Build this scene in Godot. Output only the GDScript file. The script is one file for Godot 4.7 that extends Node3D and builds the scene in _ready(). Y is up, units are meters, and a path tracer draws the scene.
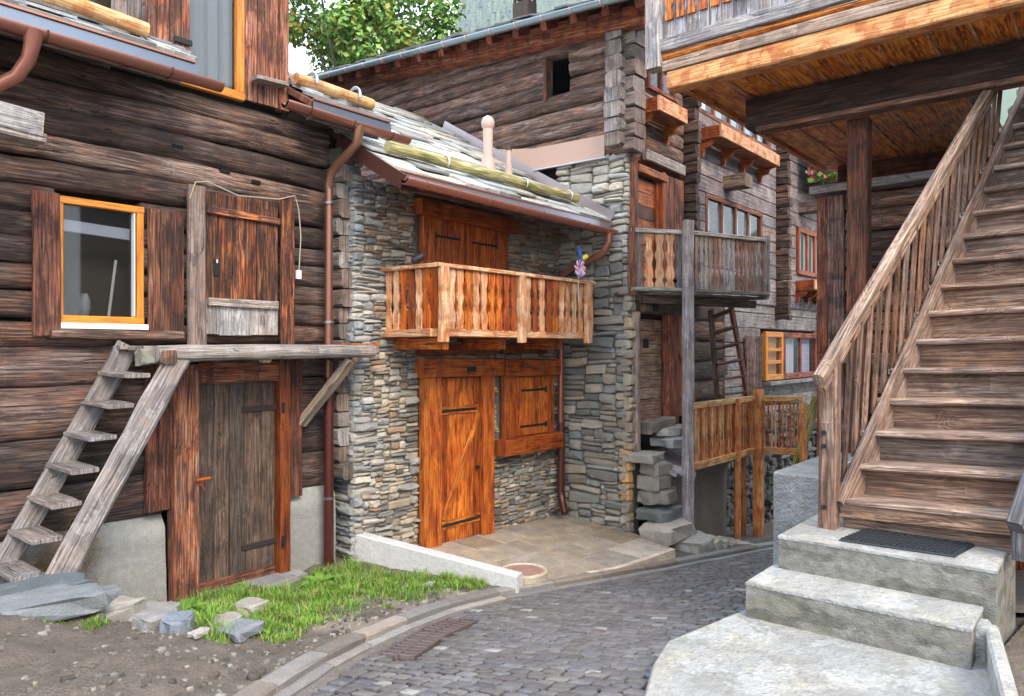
extends Node3D
# Village street of old timber and stone houses. x runs away to the right along the facades, -z runs away to the left, y is up.

class Shape:
	var v := PackedVector3Array()
	var uv := PackedVector2Array()
	var c := PackedColorArray()
	var ix := PackedInt32Array()
	var seams: Array[Vector2i] = []
	var col := Color.WHITE
	var off := Vector2.ZERO

	func p(a: Vector3, t: Vector2) -> int:
		v.append(a); uv.append(t + off); c.append(col)
		return v.size() - 1

	func tri(a: int, b: int, d: int) -> void:
		ix.append(a); ix.append(b); ix.append(d)

	func quad(a: Vector3, b: Vector3, d: Vector3, e: Vector3) -> void:
		var w := a.distance_to(b)
		var h := a.distance_to(e)
		var i := p(a, Vector2(0, h)); p(b, Vector2(w, h)); p(d, Vector2(w, 0)); p(e, Vector2(0, 0))
		tri(i, i + 2, i + 1); tri(i, i + 3, i + 2)

	# sweeps a closed profile along path; side and top give the profile's axes; caps close the ends
	func sweep(path: Array, prof: Array, side: Vector3, top: Vector3, sizes: Array, jit: float, r: RandomNumberGenerator, caps := true, closed := true) -> void:
		var n := prof.size()
		var start := v.size()
		var along := 0.0
		var m := n + (1 if closed else 0)
		for k in path.size():
			if k > 0:
				along += (path[k] as Vector3).distance_to(path[k - 1])
			var s: float = sizes[k] if k < sizes.size() else 1.0
			var per := 0.0
			var first := Vector3.ZERO
			for j in m:
				var q: Vector2 = prof[j % n]
				if j > 0:
					per += q.distance_to(prof[j - 1])
				var a: Vector3 = path[k] + (side * q.x + top * q.y) * s
				if jit > 0.0:
					a += Vector3(r.randf_range(-jit, jit), r.randf_range(-jit, jit), r.randf_range(-jit, jit))
				if j == 0:
					first = a
				elif j == n:
					a = first
				p(a, Vector2(along, per))
			if closed:
				seams.append(Vector2i(start + k * m, start + k * m + n))
		for k in path.size() - 1:
			for j in m - 1:
				var a := start + k * m + j
				tri(a, a + 1, a + m); tri(a + 1, a + m + 1, a + m)
		if caps and closed:
			for e in 2:
				var k := 0 if e == 0 else path.size() - 1
				var mid := Vector3.ZERO
				for j in n:
					mid += v[start + k * m + j]
				var ci := p(mid / n, Vector2(0.3, 0.3))
				var f := v.size()
				for j in n:
					var q: Vector2 = prof[j]
					p(v[start + k * m + j], Vector2(0.3 + q.y * 0.3, 0.3 + q.x))
				for j in n:
					if e == 0:
						tri(ci, f + (j + 1) % n, f + j)
					else:
						tri(ci, f + j, f + (j + 1) % n)

	func mesh(smooth: bool, centre: Vector3) -> ArrayMesh:
		var a := []
		a.resize(Mesh.ARRAY_MAX)
		var w := v.duplicate()
		for i in w.size():
			w[i] -= centre
		a[Mesh.ARRAY_VERTEX] = w
		a[Mesh.ARRAY_TEX_UV] = uv
		a[Mesh.ARRAY_COLOR] = c
		a[Mesh.ARRAY_INDEX] = ix
		var nn := PackedVector3Array()
		if smooth:
			nn.resize(v.size())
			for t in range(0, ix.size(), 3):
				var i0 := ix[t]; var i1 := ix[t + 1]; var i2 := ix[t + 2]
				var f := (v[i2] - v[i0]).cross(v[i1] - v[i0])
				nn[i0] += f; nn[i1] += f; nn[i2] += f
			for s in seams:
				var f := nn[s.x] + nn[s.y]
				nn[s.x] = f; nn[s.y] = f
			for i in nn.size():
				nn[i] = nn[i].normalized() if nn[i].length_squared() > 1e-20 else Vector3.UP
			a[Mesh.ARRAY_NORMAL] = nn
		var am := ArrayMesh.new()
		am.add_surface_from_arrays(Mesh.PRIMITIVE_TRIANGLES, a)
		return am

	func centre() -> Vector3:
		var lo := v[0]; var hi := v[0]
		for q in v:
			lo = lo.min(q); hi = hi.max(q)
		return (lo + hi) * 0.5

var rng := RandomNumberGenerator.new()
var M := {}
var taken := {}

func numbered(n: String) -> String:
	taken[n] = int(taken.get(n, -1)) + 1
	return n if taken[n] == 0 else "%s_%03d" % [n, taken[n]]

func meta(o: Node, label: String, category := "", group := "", kind := "") -> void:
	if label: o.set_meta("label", label)
	if category: o.set_meta("category", category)
	if group: o.set_meta("group", group)
	if kind: o.set_meta("kind", kind)

func thing(n: String, at: Vector3, label: String, category: String, group := "", kind := "") -> Node3D:
	var o := Node3D.new()
	o.name = numbered(n)
	add_child(o)
	o.position = at
	meta(o, label, category, group, kind)
	return o

func part(parent: Node3D, n: String, at: Vector3) -> Node3D:
	var o := Node3D.new()
	o.name = n
	parent.add_child(o, true)
	o.position = at - where(parent)
	return o

func where(o: Node3D) -> Vector3:
	var s := Vector3.ZERO
	var q: Node = o
	while q != self and q is Node3D:
		s += (q as Node3D).position
		q = q.get_parent()
	return s

func put(b: Shape, n: String, mat: Material, parent: Node3D, smooth := false) -> MeshInstance3D:
	var o := MeshInstance3D.new()
	o.name = numbered(n) if parent == self else n
	var ce := b.centre()
	# vertex colours are kept in eight bits: a material holds the tint's scale
	var k: Color = mat.get_meta("tint", Color.WHITE)
	if k != Color.WHITE:
		for i in b.c.size(): b.c[i] = b.c[i] * k
	o.mesh = b.mesh(smooth, ce)
	o.material_override = mat
	parent.add_child(o, true)
	o.position = ce - where(parent)
	return o

func rr(a: float, b: float) -> float:
	return rng.randf_range(a, b)

func vary(base: Color, amt: float) -> Color:
	var k := 1.0 + rr(-amt, amt)
	var h := rr(-amt, amt) * 0.25
	return Color(base.r * k * (1.0 + h), base.g * k, base.b * k * (1.0 - h))

func shape(col := Color.WHITE, amt := 0.15) -> Shape:
	var b := Shape.new()
	b.col = vary(col, amt)
	b.off = Vector2(rr(0, 7), rr(0, 7))
	return b

func rect_profile(w: float, h: float, bev: float) -> Array:
	var x := w * 0.5
	var y := h * 0.5
	var e := minf(bev, minf(x, y) * 0.9)
	return [Vector2(-x + e, -y), Vector2(x - e, -y), Vector2(x, -y + e), Vector2(x, y - e), Vector2(x - e, y), Vector2(-x + e, y), Vector2(-x, y - e), Vector2(-x, -y + e)]

func add_beam(b: Shape, p0: Vector3, p1: Vector3, w: float, h: float, side: Vector3, bev := 0.006, wob := 0.0, seg := 1, taper := 1.0) -> void:
	var ax := (p1 - p0).normalized()
	var s := (side - ax * side.dot(ax)).normalized()
	var t := s.cross(ax)
	var path := []
	var sizes := []
	var bend := rr(-1, 1) * wob * 1.5
	var bend2 := rr(-1, 1) * wob * 1.5
	for k in seg + 1:
		var f := float(k) / seg
		path.append(p0.lerp(p1, f) + (s * bend + t * bend2) * sin(f * PI) )
		sizes.append(lerpf(1.0, taper, f))
	b.sweep(path, rect_profile(w, h, bev), s, t, sizes, wob, rng)

# squared timber: w along side, h across
func beam(parent: Node3D, n: String, mat: Material, p0: Vector3, p1: Vector3, w: float, h: float, side: Vector3, col := Color.WHITE, bev := 0.006, wob := 0.0, seg := 1, amt := 0.15) -> MeshInstance3D:
	var b := shape(col, amt)
	add_beam(b, p0, p1, w, h, side, bev, wob, seg)
	return put(b, n, mat, parent)

# rough hewn log with a rounded section, smooth shaded
func add_log(b: Shape, p0: Vector3, p1: Vector3, w: float, h: float, side: Vector3, wob := 0.008, rnd := 0.35) -> void:
	var ax := (p1 - p0).normalized()
	var s := (side - ax * side.dot(ax)).normalized()
	var t := s.cross(ax)
	var prof := []
	for k in 12:
		var a := TAU * k / 12.0
		var cx := cos(a); var sy := sin(a)
		var q := pow(pow(absf(cx), 1.0 / rnd) + pow(absf(sy), 1.0 / rnd), -rnd)
		prof.append(Vector2(cx * q * w * 0.5, sy * q * h * 0.5))
	var seg := maxi(1, int(p0.distance_to(p1) / 0.22))
	var path := []
	var sizes := []
	var ph := rr(0, 9)
	for k in seg + 1:
		var f := float(k) / seg
		var d := f * p0.distance_to(p1)
		path.append(p0.lerp(p1, f) + (s * sin(d * 1.9 + ph) + t * sin(d * 1.3 + ph * 2.0)) * wob)
		sizes.append(1.0 + sin(d * 2.7 + ph * 3.0) * wob * 3.0)
	b.sweep(path, prof, s, t, sizes, wob * 0.5, rng)

func timber(parent: Node3D, n: String, mat: Material, p0: Vector3, p1: Vector3, w: float, h: float, side: Vector3, col := Color.WHITE, wob := 0.008, rnd := 0.3, amt := 0.25) -> MeshInstance3D:
	var b := shape(col, amt)
	add_log(b, p0, p1, w, h, side, wob, rnd)
	return put(b, n, mat, parent, true)

# squared log end, hewn with an axe: flat faces, worn arrises
func head(parent: Node3D, mat: Material, p0: Vector3, p1: Vector3, w: float, h: float, side: Vector3, col: Color) -> void:
	beam(parent, "log_head", mat, p0, p1, w, h, side, col, minf(w, h) * rr(.10, .2), .007, 3, .1)

func add_tube(b: Shape, pts: Array, r: float, n := 10, sizes := []) -> void:
	var prof := []
	for k in n:
		prof.append(Vector2(cos(TAU * k / n), sin(TAU * k / n)) * r)
	# frames carried along the path
	var t0: Vector3 = (pts[1] - pts[0]).normalized()
	var s := t0.cross(Vector3(0.31, 0.2, 0.93)).normalized()
	var start := b.v.size()
	var along := 0.0
	for k in pts.size():
		var d: Vector3 = (pts[mini(k + 1, pts.size() - 1)] - pts[maxi(k - 1, 0)]).normalized()
		s = (s - d * s.dot(d)).normalized()
		var t := s.cross(d)
		if k > 0: along += (pts[k] as Vector3).distance_to(pts[k - 1])
		var z: float = sizes[k] if k < sizes.size() else 1.0
		for j in n + 1:
			var q: Vector2 = prof[j % n]
			b.p(pts[k] + (s * q.x + t * q.y) * z, Vector2(along, TAU * r * j / n))
		b.seams.append(Vector2i(start + k * (n + 1), start + k * (n + 1) + n))
	for k in pts.size() - 1:
		for j in n:
			var a := start + k * (n + 1) + j
			b.tri(a, a + 1, a + n + 1); b.tri(a + 1, a + n + 2, a + n + 1)
	for e in 2:
		var k := 0 if e == 0 else pts.size() - 1
		var ci := b.p(pts[k], Vector2.ZERO)
		var f := b.v.size()
		for j in n:
			b.p(b.v[start + k * (n + 1) + j], prof[j] + Vector2(0.3, 0.3))
		for j in n:
			if e == 0: b.tri(ci, f + (j + 1) % n, f + j)
			else: b.tri(ci, f + j, f + (j + 1) % n)

func tube(parent: Node3D, n: String, mat: Material, pts: Array, r: float, col := Color.WHITE, sides := 10, sizes := []) -> MeshInstance3D:
	var b := shape(col, 0.08)
	add_tube(b, pts, r, sides, sizes)
	return put(b, n, mat, parent, true)

# polygon (in the plane ax, ay through o) given thickness d along its normal, front edges bevelled
func add_slab(b: Shape, o: Vector3, ax: Vector3, ay: Vector3, nz: Vector3, poly: PackedVector2Array, d: float, bev := 0.0) -> void:
	var tris := Geometry2D.triangulate_polygon(poly)
	var n := poly.size()
	var mid := Vector2.ZERO
	for q in poly: mid += q / n
	var rings := [0.0, d] if bev <= 0.0 else [0.0, d - bev, d]
	var st := []
	for k in rings.size():
		st.append(b.v.size())
		for q in poly:
			var e := q
			if bev > 0.0 and k == 2:
				e = q + (mid - q).normalized() * bev
			b.p(o + ax * e.x + ay * e.y + nz * (rings[k] - d), e)
	var last: int = st[-1]
	var front := b.v.size()
	for j in n:
		b.p(b.v[last + j], b.uv[last + j] - b.off)
	for k in rings.size() - 1:
		for j in n:
			var a: int = st[k] + j
			var a2: int = st[k] + (j + 1) % n
			var e: int = st[k + 1] + j
			var e2: int = st[k + 1] + (j + 1) % n
			b.tri(a, e, a2); b.tri(a2, e, e2)
	for t in range(0, tris.size(), 3):
		b.tri(front + tris[t], front + tris[t + 1], front + tris[t + 2])
		b.tri(st[0] + tris[t], st[0] + tris[t + 2], st[0] + tris[t + 1])

# rounded stone on a wall: polygon outline in u, v with a bulging face towards nz
func add_stone(b: Shape, o: Vector3, ax: Vector3, ay: Vector3, nz: Vector3, w: float, h: float, deep: float, bulge: float, rough := 0.12, npt := 9) -> void:
	var out := []
	var ph := rr(-0.2, 0.2)
	var ex := rr(0.10, 0.30)
	for k in npt:
		var a := TAU * (k + rr(-0.28, 0.28)) / npt + ph
		var cx := cos(a); var sy := sin(a)
		var q := pow(pow(absf(cx), 1.0 / ex) + pow(absf(sy), 1.0 / ex), -ex)
		out.append(Vector2(cx * q * w * 0.5, sy * q * h * 0.5) * (1.0 + rr(-rough, rough * 0.5)))
	var tilt := Vector2(rr(-0.12, 0.12), rr(-0.2, 0.2))
	var st := b.v.size()
	for ring in 3:
		for k in npt:
			var q: Vector2 = out[k]
			var s: float = [1.0, 0.97, 0.84][ring]
			var z: float = [-deep, 0.0, bulge][ring] + rr(-0.004, 0.004) + (tilt.x * q.x + tilt.y * q.y) * (1.0 if ring > 0 else 0.0)
			b.p(o + ax * q.x * s + ay * q.y * s + nz * z, q * s)
	var ci := b.p(o + nz * (bulge * rr(0.9, 1.25)), Vector2.ZERO)
	for ring in 2:
		for k in npt:
			var a := st + ring * npt + k
			var a2 := st + ring * npt + (k + 1) % npt
			b.tri(a, a + npt, a2); b.tri(a2, a + npt, a2 + npt)
	for k in npt:
		b.tri(st + 2 * npt + k, ci, st + 2 * npt + (k + 1) % npt)

# angular split stone: jittered corners, some knocked off, a rough face inside a narrow worn edge
func add_rubble(b: Shape, o: Vector3, ax: Vector3, ay: Vector3, nz: Vector3, w: float, h: float, deep: float, bulge: float) -> void:
	var out := []
	var cs := [Vector2(-1, -1), Vector2(1, -1), Vector2(1, 1), Vector2(-1, 1)]
	for k in 4:
		var c: Vector2 = cs[k]
		var nx: Vector2 = cs[(k + 1) % 4]
		var pv: Vector2 = cs[(k + 3) % 4]
		var q := c * Vector2(1.0 - rr(0, .12), 1.0 - rr(0, .22))
		var cut := rng.randf()
		if cut < .55:
			out.append(q.lerp(pv, rr(.08, .22)) * Vector2(1, 1.0))
			out.append(q.lerp(nx, rr(.06, .2)))
		else:
			out.append(q)
		if k % 2 == 0:
			out.append(c.lerp(nx, rr(.35, .65)) * Vector2(1, 1.0 - rr(-.06, .16)))
		elif rng.randf() < .5:
			out.append(c.lerp(nx, rr(.35, .65)) * Vector2(1.0 - rr(-.02, .06), 1))
	var n := out.size()
	var tilt := Vector2(rr(-.10, .10), rr(-.22, .22))
	var edge := minf(.009, h * .16)
	var st := b.v.size()
	for ring in 3:
		for k in n:
			var q: Vector2 = out[k] * Vector2(w, h) * .5
			var s := q
			if ring == 1: s -= Vector2(signf(q.x) * minf(absf(q.x), edge * .4), signf(q.y) * minf(absf(q.y), edge * .4))
			if ring == 2: s -= Vector2(signf(q.x) * minf(absf(q.x), edge * 2.0), signf(q.y) * minf(absf(q.y), edge * 1.6))
			var z: float = [-deep, -bulge * .3, bulge * rr(.5, 1.2)][ring] + (tilt.x * q.x + tilt.y * q.y) * (1.0 if ring > 0 else 0.0)
			b.p(o + ax * s.x + ay * s.y + nz * z, s)
	var ci := b.p(o + ax * w * rr(-.15, .15) + ay * h * rr(-.15, .15) + nz * (bulge * rr(.8, 1.7)), Vector2.ZERO)
	for ring in 2:
		for k in n:
			var a := st + ring * n + k
			var a2 := st + ring * n + (k + 1) % n
			b.tri(a, a + n, a2); b.tri(a2, a + n, a2 + n)
	for k in n:
		b.tri(st + 2 * n + k, ci, st + 2 * n + (k + 1) % n)

# random rubble: stones dropped one after another on the lowest spot of the wall; the largest become parts, the rest one part
func stone_wall(parent: Node3D, o: Vector3, ax: Vector3, nz: Vector3, W: float, H: float, holes: Array, size: Vector2, pal: Callable, most := 300, proud := 0.02) -> void:
	var step := 0.02
	var n := int(W / step)
	var hm := PackedFloat32Array()
	hm.resize(n)
	var stones := []
	var guard := 0
	while guard < 6000:
		guard += 1
		var i := 0
		for k in n:
			if hm[k] < hm[i] - 0.001: i = k
		if hm[i] >= H - 0.015: break
		var base := hm[i]
		var inside := false
		for r: Rect2 in holes:
			if i * step >= r.position.x - 0.005 and i * step < r.end.x - 0.005 and base >= r.position.y - 0.02 and base < r.end.y:
				for k in range(maxi(0, int(round(r.position.x / step))), mini(n, int(round(r.end.x / step)))):
					hm[k] = maxf(hm[k], r.end.y)
				inside = true
				break
		if inside: continue
		var h := size.y * exp(rr(-0.65, 0.6))
		var w := maxf(size.x * exp(rr(-0.75, 0.7)), h * 0.9)
		var e := i
		while e < n and hm[e] < base + 0.022 and (e - i) * step < w: e += 1
		var lim := e
		for r: Rect2 in holes:
			if base < r.end.y - 0.01 and base + h > r.position.y + 0.02:
				var ru := int(round(r.position.x / step))
				if ru > i and ru < lim: lim = ru
				if i >= ru and i < int(round(r.end.x / step)):
					h = maxf(r.position.y - base, 0.012)
		# take the remainder of a valley when it would be too narrow for another stone
		var rest := lim
		while rest < n and hm[rest] < base + 0.022: rest += 1
		if (rest - lim) * step < 0.05 and lim == e: lim = rest
		if lim <= i: lim = i + 1
		w = (lim - i) * step
		h = minf(h, w * 1.15)
		h = minf(h, H - base + 0.02)
		if w < 0.045: h = minf(h, 0.05)
		var top := base
		for k in range(i, lim): top = maxf(top, hm[k])
		h = maxf(h, top - base + 0.012)
		for k in range(i, lim): hm[k] = base + h + rr(-0.006, 0.006) * 0.0
		stones.append([w * h, i * step + w * 0.5, base + h * 0.5, w, h])
	stones.sort_custom(func(a, c): return a[0] > c[0])
	var rest := Shape.new()
	for k in stones.size():
		var s: Array = stones[k]
		var b: Shape = rest if k >= most else shape()
		b.col = pal.call(s[1], s[2])
		var sk := rr(-0.09, 0.09)
		add_rubble(b, o + ax * s[1] + Vector3.UP * s[2] + nz * rr(-0.03, 0.022), (ax + Vector3.UP * sk).normalized(), (Vector3.UP - ax * sk).normalized(), nz, s[3] + 0.006, s[4] + 0.005, 0.08, proud * rr(0.3, 1.3))
		if k < most: put(b, "stone", M.stone, parent)
	if rest.v.size():
		var q := put(rest, "small_stones", M.stone, parent)
		q.set_meta("kind", "stuff")

func pick(cols: Array, amt := 0.22) -> Color:
	return vary(cols[rng.randi() % cols.size()], amt)

# flat sawn baluster: outline with waists and notches, given thickness
func baluster(parent: Node3D, n: String, mat: Material, foot: Vector3, high: Vector3, across: Vector3, wide: float, thick: float, style: int, col: Color, amt := 0.25) -> void:
	var b := shape(col, amt)
	var h := foot.distance_to(high)
	var up := (high - foot).normalized()
	var nz := across.cross(up)
	var wf: PackedFloat32Array
	if style == 0: wf = [0.82, 0.82, 0.98, 1.0, 0.95, 0.62, 0.5, 0.78, 0.9, 0.8, 0.66, 0.7, 0.9, 1.0, 1.0, 0.84]
	elif style == 1: wf = [1.0, 1.0, 0.55, 1.0, 1.0, 0.8, 0.62, 0.62, 0.85, 1.0, 0.7, 0.55, 0.6, 0.85, 1.0, 1.0]
	else: wf = [1.0, 1.0, 1.0, 1.0]
	var poly := PackedVector2Array()
	for k in wf.size():
		poly.append(Vector2(wide * 0.5 * wf[k], h * k / (wf.size() - 1.0)))
	for k in range(wf.size() - 1, -1, -1):
		poly.append(Vector2(-wide * 0.5 * wf[k], h * k / (wf.size() - 1.0)))
	# grain runs along u
	var st := b.v.size()
	add_slab(b, foot + nz * thick * 0.5, across, up, nz, poly, thick)
	for k in range(st, b.v.size()):
		b.uv[k] = Vector2(b.uv[k].y, b.uv[k].x)
	put(b, n, mat, parent)

# half round gutter along p0 -> p1, open to the sky, with brackets
func gutter(parent: Node3D, p0: Vector3, p1: Vector3, r: float, mat: Material, col: Color, brackets: int, bcol: Color) -> void:
	var g := part(parent, "gutter", p0)
	var b := shape(col, 0.05)
	var ax := (p1 - p0).normalized()
	var s := Vector3.UP.cross(ax).normalized()
	var prof := []
	for k in 11: prof.append(Vector2(cos(PI + PI * k / 10.0), sin(PI + PI * k / 10.0)) * r)
	for k in 11: prof.append(Vector2(cos(TAU - PI * k / 10.0), sin(TAU - PI * k / 10.0)) * (r - 0.006))
	b.sweep([p0, p0.lerp(p1, 0.5) + Vector3(0, -0.004, 0), p1], prof, s, Vector3.UP, [], 0.0, rng)
	put(b, "channel", mat, g, true)
	for k in brackets:
		var q := p0.lerp(p1, (k + 0.5) / brackets)
		var pts := []
		for j in 9: pts.append(q + s * cos(PI + PI * j / 8.0) * (r + 0.005) + Vector3.UP * sin(PI + PI * j / 8.0) * (r + 0.005))
		tube(g, "bracket", M.copper, pts, 0.007, bcol, 6)

# rough slates laid in courses on a sloping roof plane: o is the eave's start, ax along the eave, up the slope
func slates(parent: Node3D, o: Vector3, ax: Vector3, up: Vector3, W: float, L: float, sw: float, gauge: float, cols: Array, mat: Material) -> void:
	var nz := up.cross(ax).normalized()
	if nz.y < 0: nz = -nz
	var rows := int(L / gauge) + 1
	for r in rows:
		var x := -rr(0.0, sw * 0.5)
		while x < W:
			var w := sw * rr(0.6, 1.5)
			var x0 := maxf(x, 0.0)
			var x1 := minf(x + w, W)
			if x1 - x0 > 0.04:
				var b := shape(pick(cols), 0.1)
				var len := gauge * rr(1.55, 1.9)
				var y0 := rr(-0.035, 0.035)
				var poly := PackedVector2Array([Vector2(x0 + 0.004, y0 + rr(-0.02, 0.03)), Vector2(lerpf(x0, x1, rr(0.25, 0.5)), y0 + rr(-0.03, 0.015)), Vector2(lerpf(x0, x1, rr(0.6, 0.8)), y0 + rr(-0.03, 0.015)), Vector2(x1 - 0.004, y0 + rr(-0.02, 0.03)), Vector2(x1 - rr(0, 0.02), len), Vector2(x0 + rr(0, 0.02), len)])
				# each slate tilts up over the one below it
				var tup := (up * gauge * 1.7 - nz * rr(0.015, 0.035)).normalized()
				var tn := tup.cross(ax).normalized()
				if tn.y < 0: tn = -tn
				add_slab(b, o + up * (r * gauge) + nz * rr(0.03, 0.075), ax, tup, tn, poly, rr(0.018, 0.042))
				put(b, "slate", mat, parent)
			x += w

# ---------- computed textures ----------
func field(w: int, h: int, sx: int, sy: int, freq: float, sd: int, oct := 3, kind := FastNoiseLite.TYPE_SIMPLEX_SMOOTH) -> PackedByteArray:
	var n := FastNoiseLite.new()
	n.seed = sd
	n.noise_type = kind
	n.frequency = freq
	n.fractal_octaves = oct
	var im := n.get_seamless_image(w / sx, h / sy)
	im.convert(Image.FORMAT_L8)
	im.resize(w, h, Image.INTERPOLATE_CUBIC)
	return im.get_data()

func tex(data: PackedByteArray, w: int, h: int, fmt := Image.FORMAT_RGB8) -> ImageTexture:
	var im := Image.create_from_data(w, h, false, fmt, data)
	return ImageTexture.create_from_image(im)

func relief(data: PackedByteArray, w: int, h: int, strength: float) -> ImageTexture:
	var im := Image.create_from_data(w, h, false, Image.FORMAT_L8, data)
	im.convert(Image.FORMAT_RGBA8)
	im.bump_map_to_normal_map(strength)
	return ImageTexture.create_from_image(im)

func srgb8(x: float) -> int:
	var s := 12.92 * x if x < 0.0031308 else 1.055 * pow(x, 1.0 / 2.4) - 0.055
	return clampi(int(s * 255.0 + 0.5), 0, 255)

# wood with the grain along u: dark, mid and light are the bare wood, grey is what weather made of it
func wood(sd: int, dark: Color, mid: Color, light: Color, grey: Color, weather: float, cracks: float, rings: float, rough: float, strength := 5.0, gain := 1.0) -> StandardMaterial3D:
	var S := 512
	var line := field(S, S, 16, 1, 0.22, sd, 3)
	var grain := field(S, S, 9, 1, 0.055, sd + 1, 5)
	var patch := field(S, S, 4, 1, 0.009, sd + 2, 5)
	var mottle := field(S, S, 3, 1, 0.024, sd + 5, 5)
	var crack := field(S, S, 14, 1, 0.012, sd + 3, 4)
	var warp := field(S, S, 4, 1, 0.006, sd + 4, 2)
	var lut := PackedByteArray()
	lut.resize(4096)
	for i in 4096: lut[i] = srgb8(i / 4095.0)
	var out := PackedByteArray(); out.resize(S * S * 3)
	var hgt := PackedByteArray(); hgt.resize(S * S)
	var wlo := 128.0 - 115.0 * (weather * 2.0 - 1.0)
	# knots: dark eyes that the grain bends around
	var kn := PackedFloat32Array(); kn.resize(S * S)
	var kr := RandomNumberGenerator.new()
	kr.seed = sd
	for k in 7:
		var cx := kr.randi() % S; var cy := kr.randi() % S
		var r := kr.randf_range(6, 15)
		for dy in range(-30, 31):
			for dx in range(-70, 71):
				var d := sqrt(pow(dx / 2.2, 2) + dy * dy) / r
				if d < 2.0:
					var q := ((cy + dy + S) % S) * S + (cx + dx + S) % S
					kn[q] = maxf(kn[q], (1.0 - d * 0.5) * (0.65 + 0.35 * cos(d * 9.0)))
	for i in S * S:
		var t: float = (line[i] - 128.0) * 0.0032 + (grain[i] - 128.0) * 0.0040 + (mottle[i] - 128.0) * 0.0022 + 0.5
		if rings > 0.0:
			var v := float(i / S) / S
			var g := sin((v * 5.0 + warp[i] * 0.055) * TAU)
			t += (g * absf(g)) * 0.26 * rings
		t = clampf(t - kn[i] * 0.55, 0.0, 1.0)
		var r: float; var g2: float; var b: float
		if t < 0.5:
			var k := t * 2.0
			r = lerpf(dark.r, mid.r, k); g2 = lerpf(dark.g, mid.g, k); b = lerpf(dark.b, mid.b, k)
		else:
			var k := t * 2.0 - 1.0
			r = lerpf(mid.r, light.r, k); g2 = lerpf(mid.g, light.g, k); b = lerpf(mid.b, light.b, k)
		var wz := clampf((patch[i] * 0.8 + 25.0 + (mottle[i] - 128.0) * 0.3 + (grain[i] - 128.0) * 0.40 + (line[i] - 128.0) * 0.2 - wlo) / 120.0, 0.0, 1.0)
		var gk := 0.55 + t * 0.9
		wz *= 0.6
		r = lerpf(r, grey.r * gk, wz); g2 = lerpf(g2, grey.g * gk, wz); b = lerpf(b, grey.b * gk, wz)
		var cz := clampf(1.5 - absf(crack[i] - 128.0) / 5.5, 0.0, 1.0) * clampf((mottle[i] - 98.0) / 22.0, 0.0, 1.0) * cracks
		r *= (1.0 - cz * 0.8) * gain; g2 *= (1.0 - cz * 0.82) * gain; b *= (1.0 - cz * 0.82) * gain
		out[i * 3] = lut[int(clampf(r, 0.0, 1.0) * 4095.0)]
		out[i * 3 + 1] = lut[int(clampf(g2, 0.0, 1.0) * 4095.0)]
		out[i * 3 + 2] = lut[int(clampf(b, 0.0, 1.0) * 4095.0)]
		hgt[i] = clampi(int(t * 150.0 + 60.0 - cz * 130.0), 0, 255)
	var m := StandardMaterial3D.new()
	m.albedo_texture = tex(out, S, S)
	m.normal_enabled = true
	m.normal_texture = relief(hgt, S, S, strength)
	m.normal_scale = 1.0
	m.roughness = rough
	m.vertex_color_use_as_albedo = true
	m.uv1_scale = Vector3(0.62, 1.6, 1)
	m.set_meta("tint", Color(1, 1, 1) / gain)
	m.cull_mode = BaseMaterial3D.CULL_DISABLED
	return m

# stone, plaster, earth: world-mapped speckle between two or three tones
func mineral(sd: int, a: Color, b: Color, d: Color, tile: float, rough: float, strength: float, freq := 0.02, speck := 0.5) -> StandardMaterial3D:
	var S := 512
	var broad := field(S, S, 1, 1, freq * 0.35, sd, 4)
	var mid := field(S, S, 1, 1, freq * 2.2, sd + 1, 4)
	var fine := field(S, S, 1, 1, 0.17, sd + 2, 2)
	var lut := PackedByteArray()
	lut.resize(4096)
	for i in 4096: lut[i] = srgb8(i / 4095.0)
	var out := PackedByteArray(); out.resize(S * S * 3)
	var hgt := PackedByteArray(); hgt.resize(S * S)
	for i in S * S:
		var t := clampf((mid[i] * 0.65 + fine[i] * speck * 0.7 + broad[i] * 0.35) / (255.0 * (1.0 + speck * 0.7)), 0.0, 1.0)
		t = clampf((t - 0.5) * 1.9 + 0.5, 0.0, 1.0)
		var z := clampf((broad[i] - 140.0) / 60.0, 0.0, 1.0)
		var r := lerpf(lerpf(a.r, b.r, t), d.r * (0.7 + 0.6 * t), z * 0.75)
		var g := lerpf(lerpf(a.g, b.g, t), d.g * (0.7 + 0.6 * t), z * 0.75)
		var bb := lerpf(lerpf(a.b, b.b, t), d.b * (0.7 + 0.6 * t), z * 0.75)
		out[i * 3] = lut[int(clampf(r, 0, 1) * 4095.0)]
		out[i * 3 + 1] = lut[int(clampf(g, 0, 1) * 4095.0)]
		out[i * 3 + 2] = lut[int(clampf(bb, 0, 1) * 4095.0)]
		hgt[i] = clampi(int(mid[i] * 0.6 + fine[i] * 0.4), 0, 255)
	var m := StandardMaterial3D.new()
	m.albedo_texture = tex(out, S, S)
	m.normal_enabled = true
	m.normal_texture = relief(hgt, S, S, strength)
	m.roughness = rough
	m.vertex_color_use_as_albedo = true
	m.uv1_triplanar = true
	m.uv1_world_triplanar = true
	m.uv1_scale = Vector3.ONE / tile
	m.cull_mode = BaseMaterial3D.CULL_DISABLED
	return m

func plain(col: Color, rough: float, metal := 0.0) -> StandardMaterial3D:
	var m := StandardMaterial3D.new()
	m.set_meta("tint", col)
	m.roughness = rough
	m.metallic = metal
	m.vertex_color_use_as_albedo = true
	m.cull_mode = BaseMaterial3D.CULL_DISABLED
	return m

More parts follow.
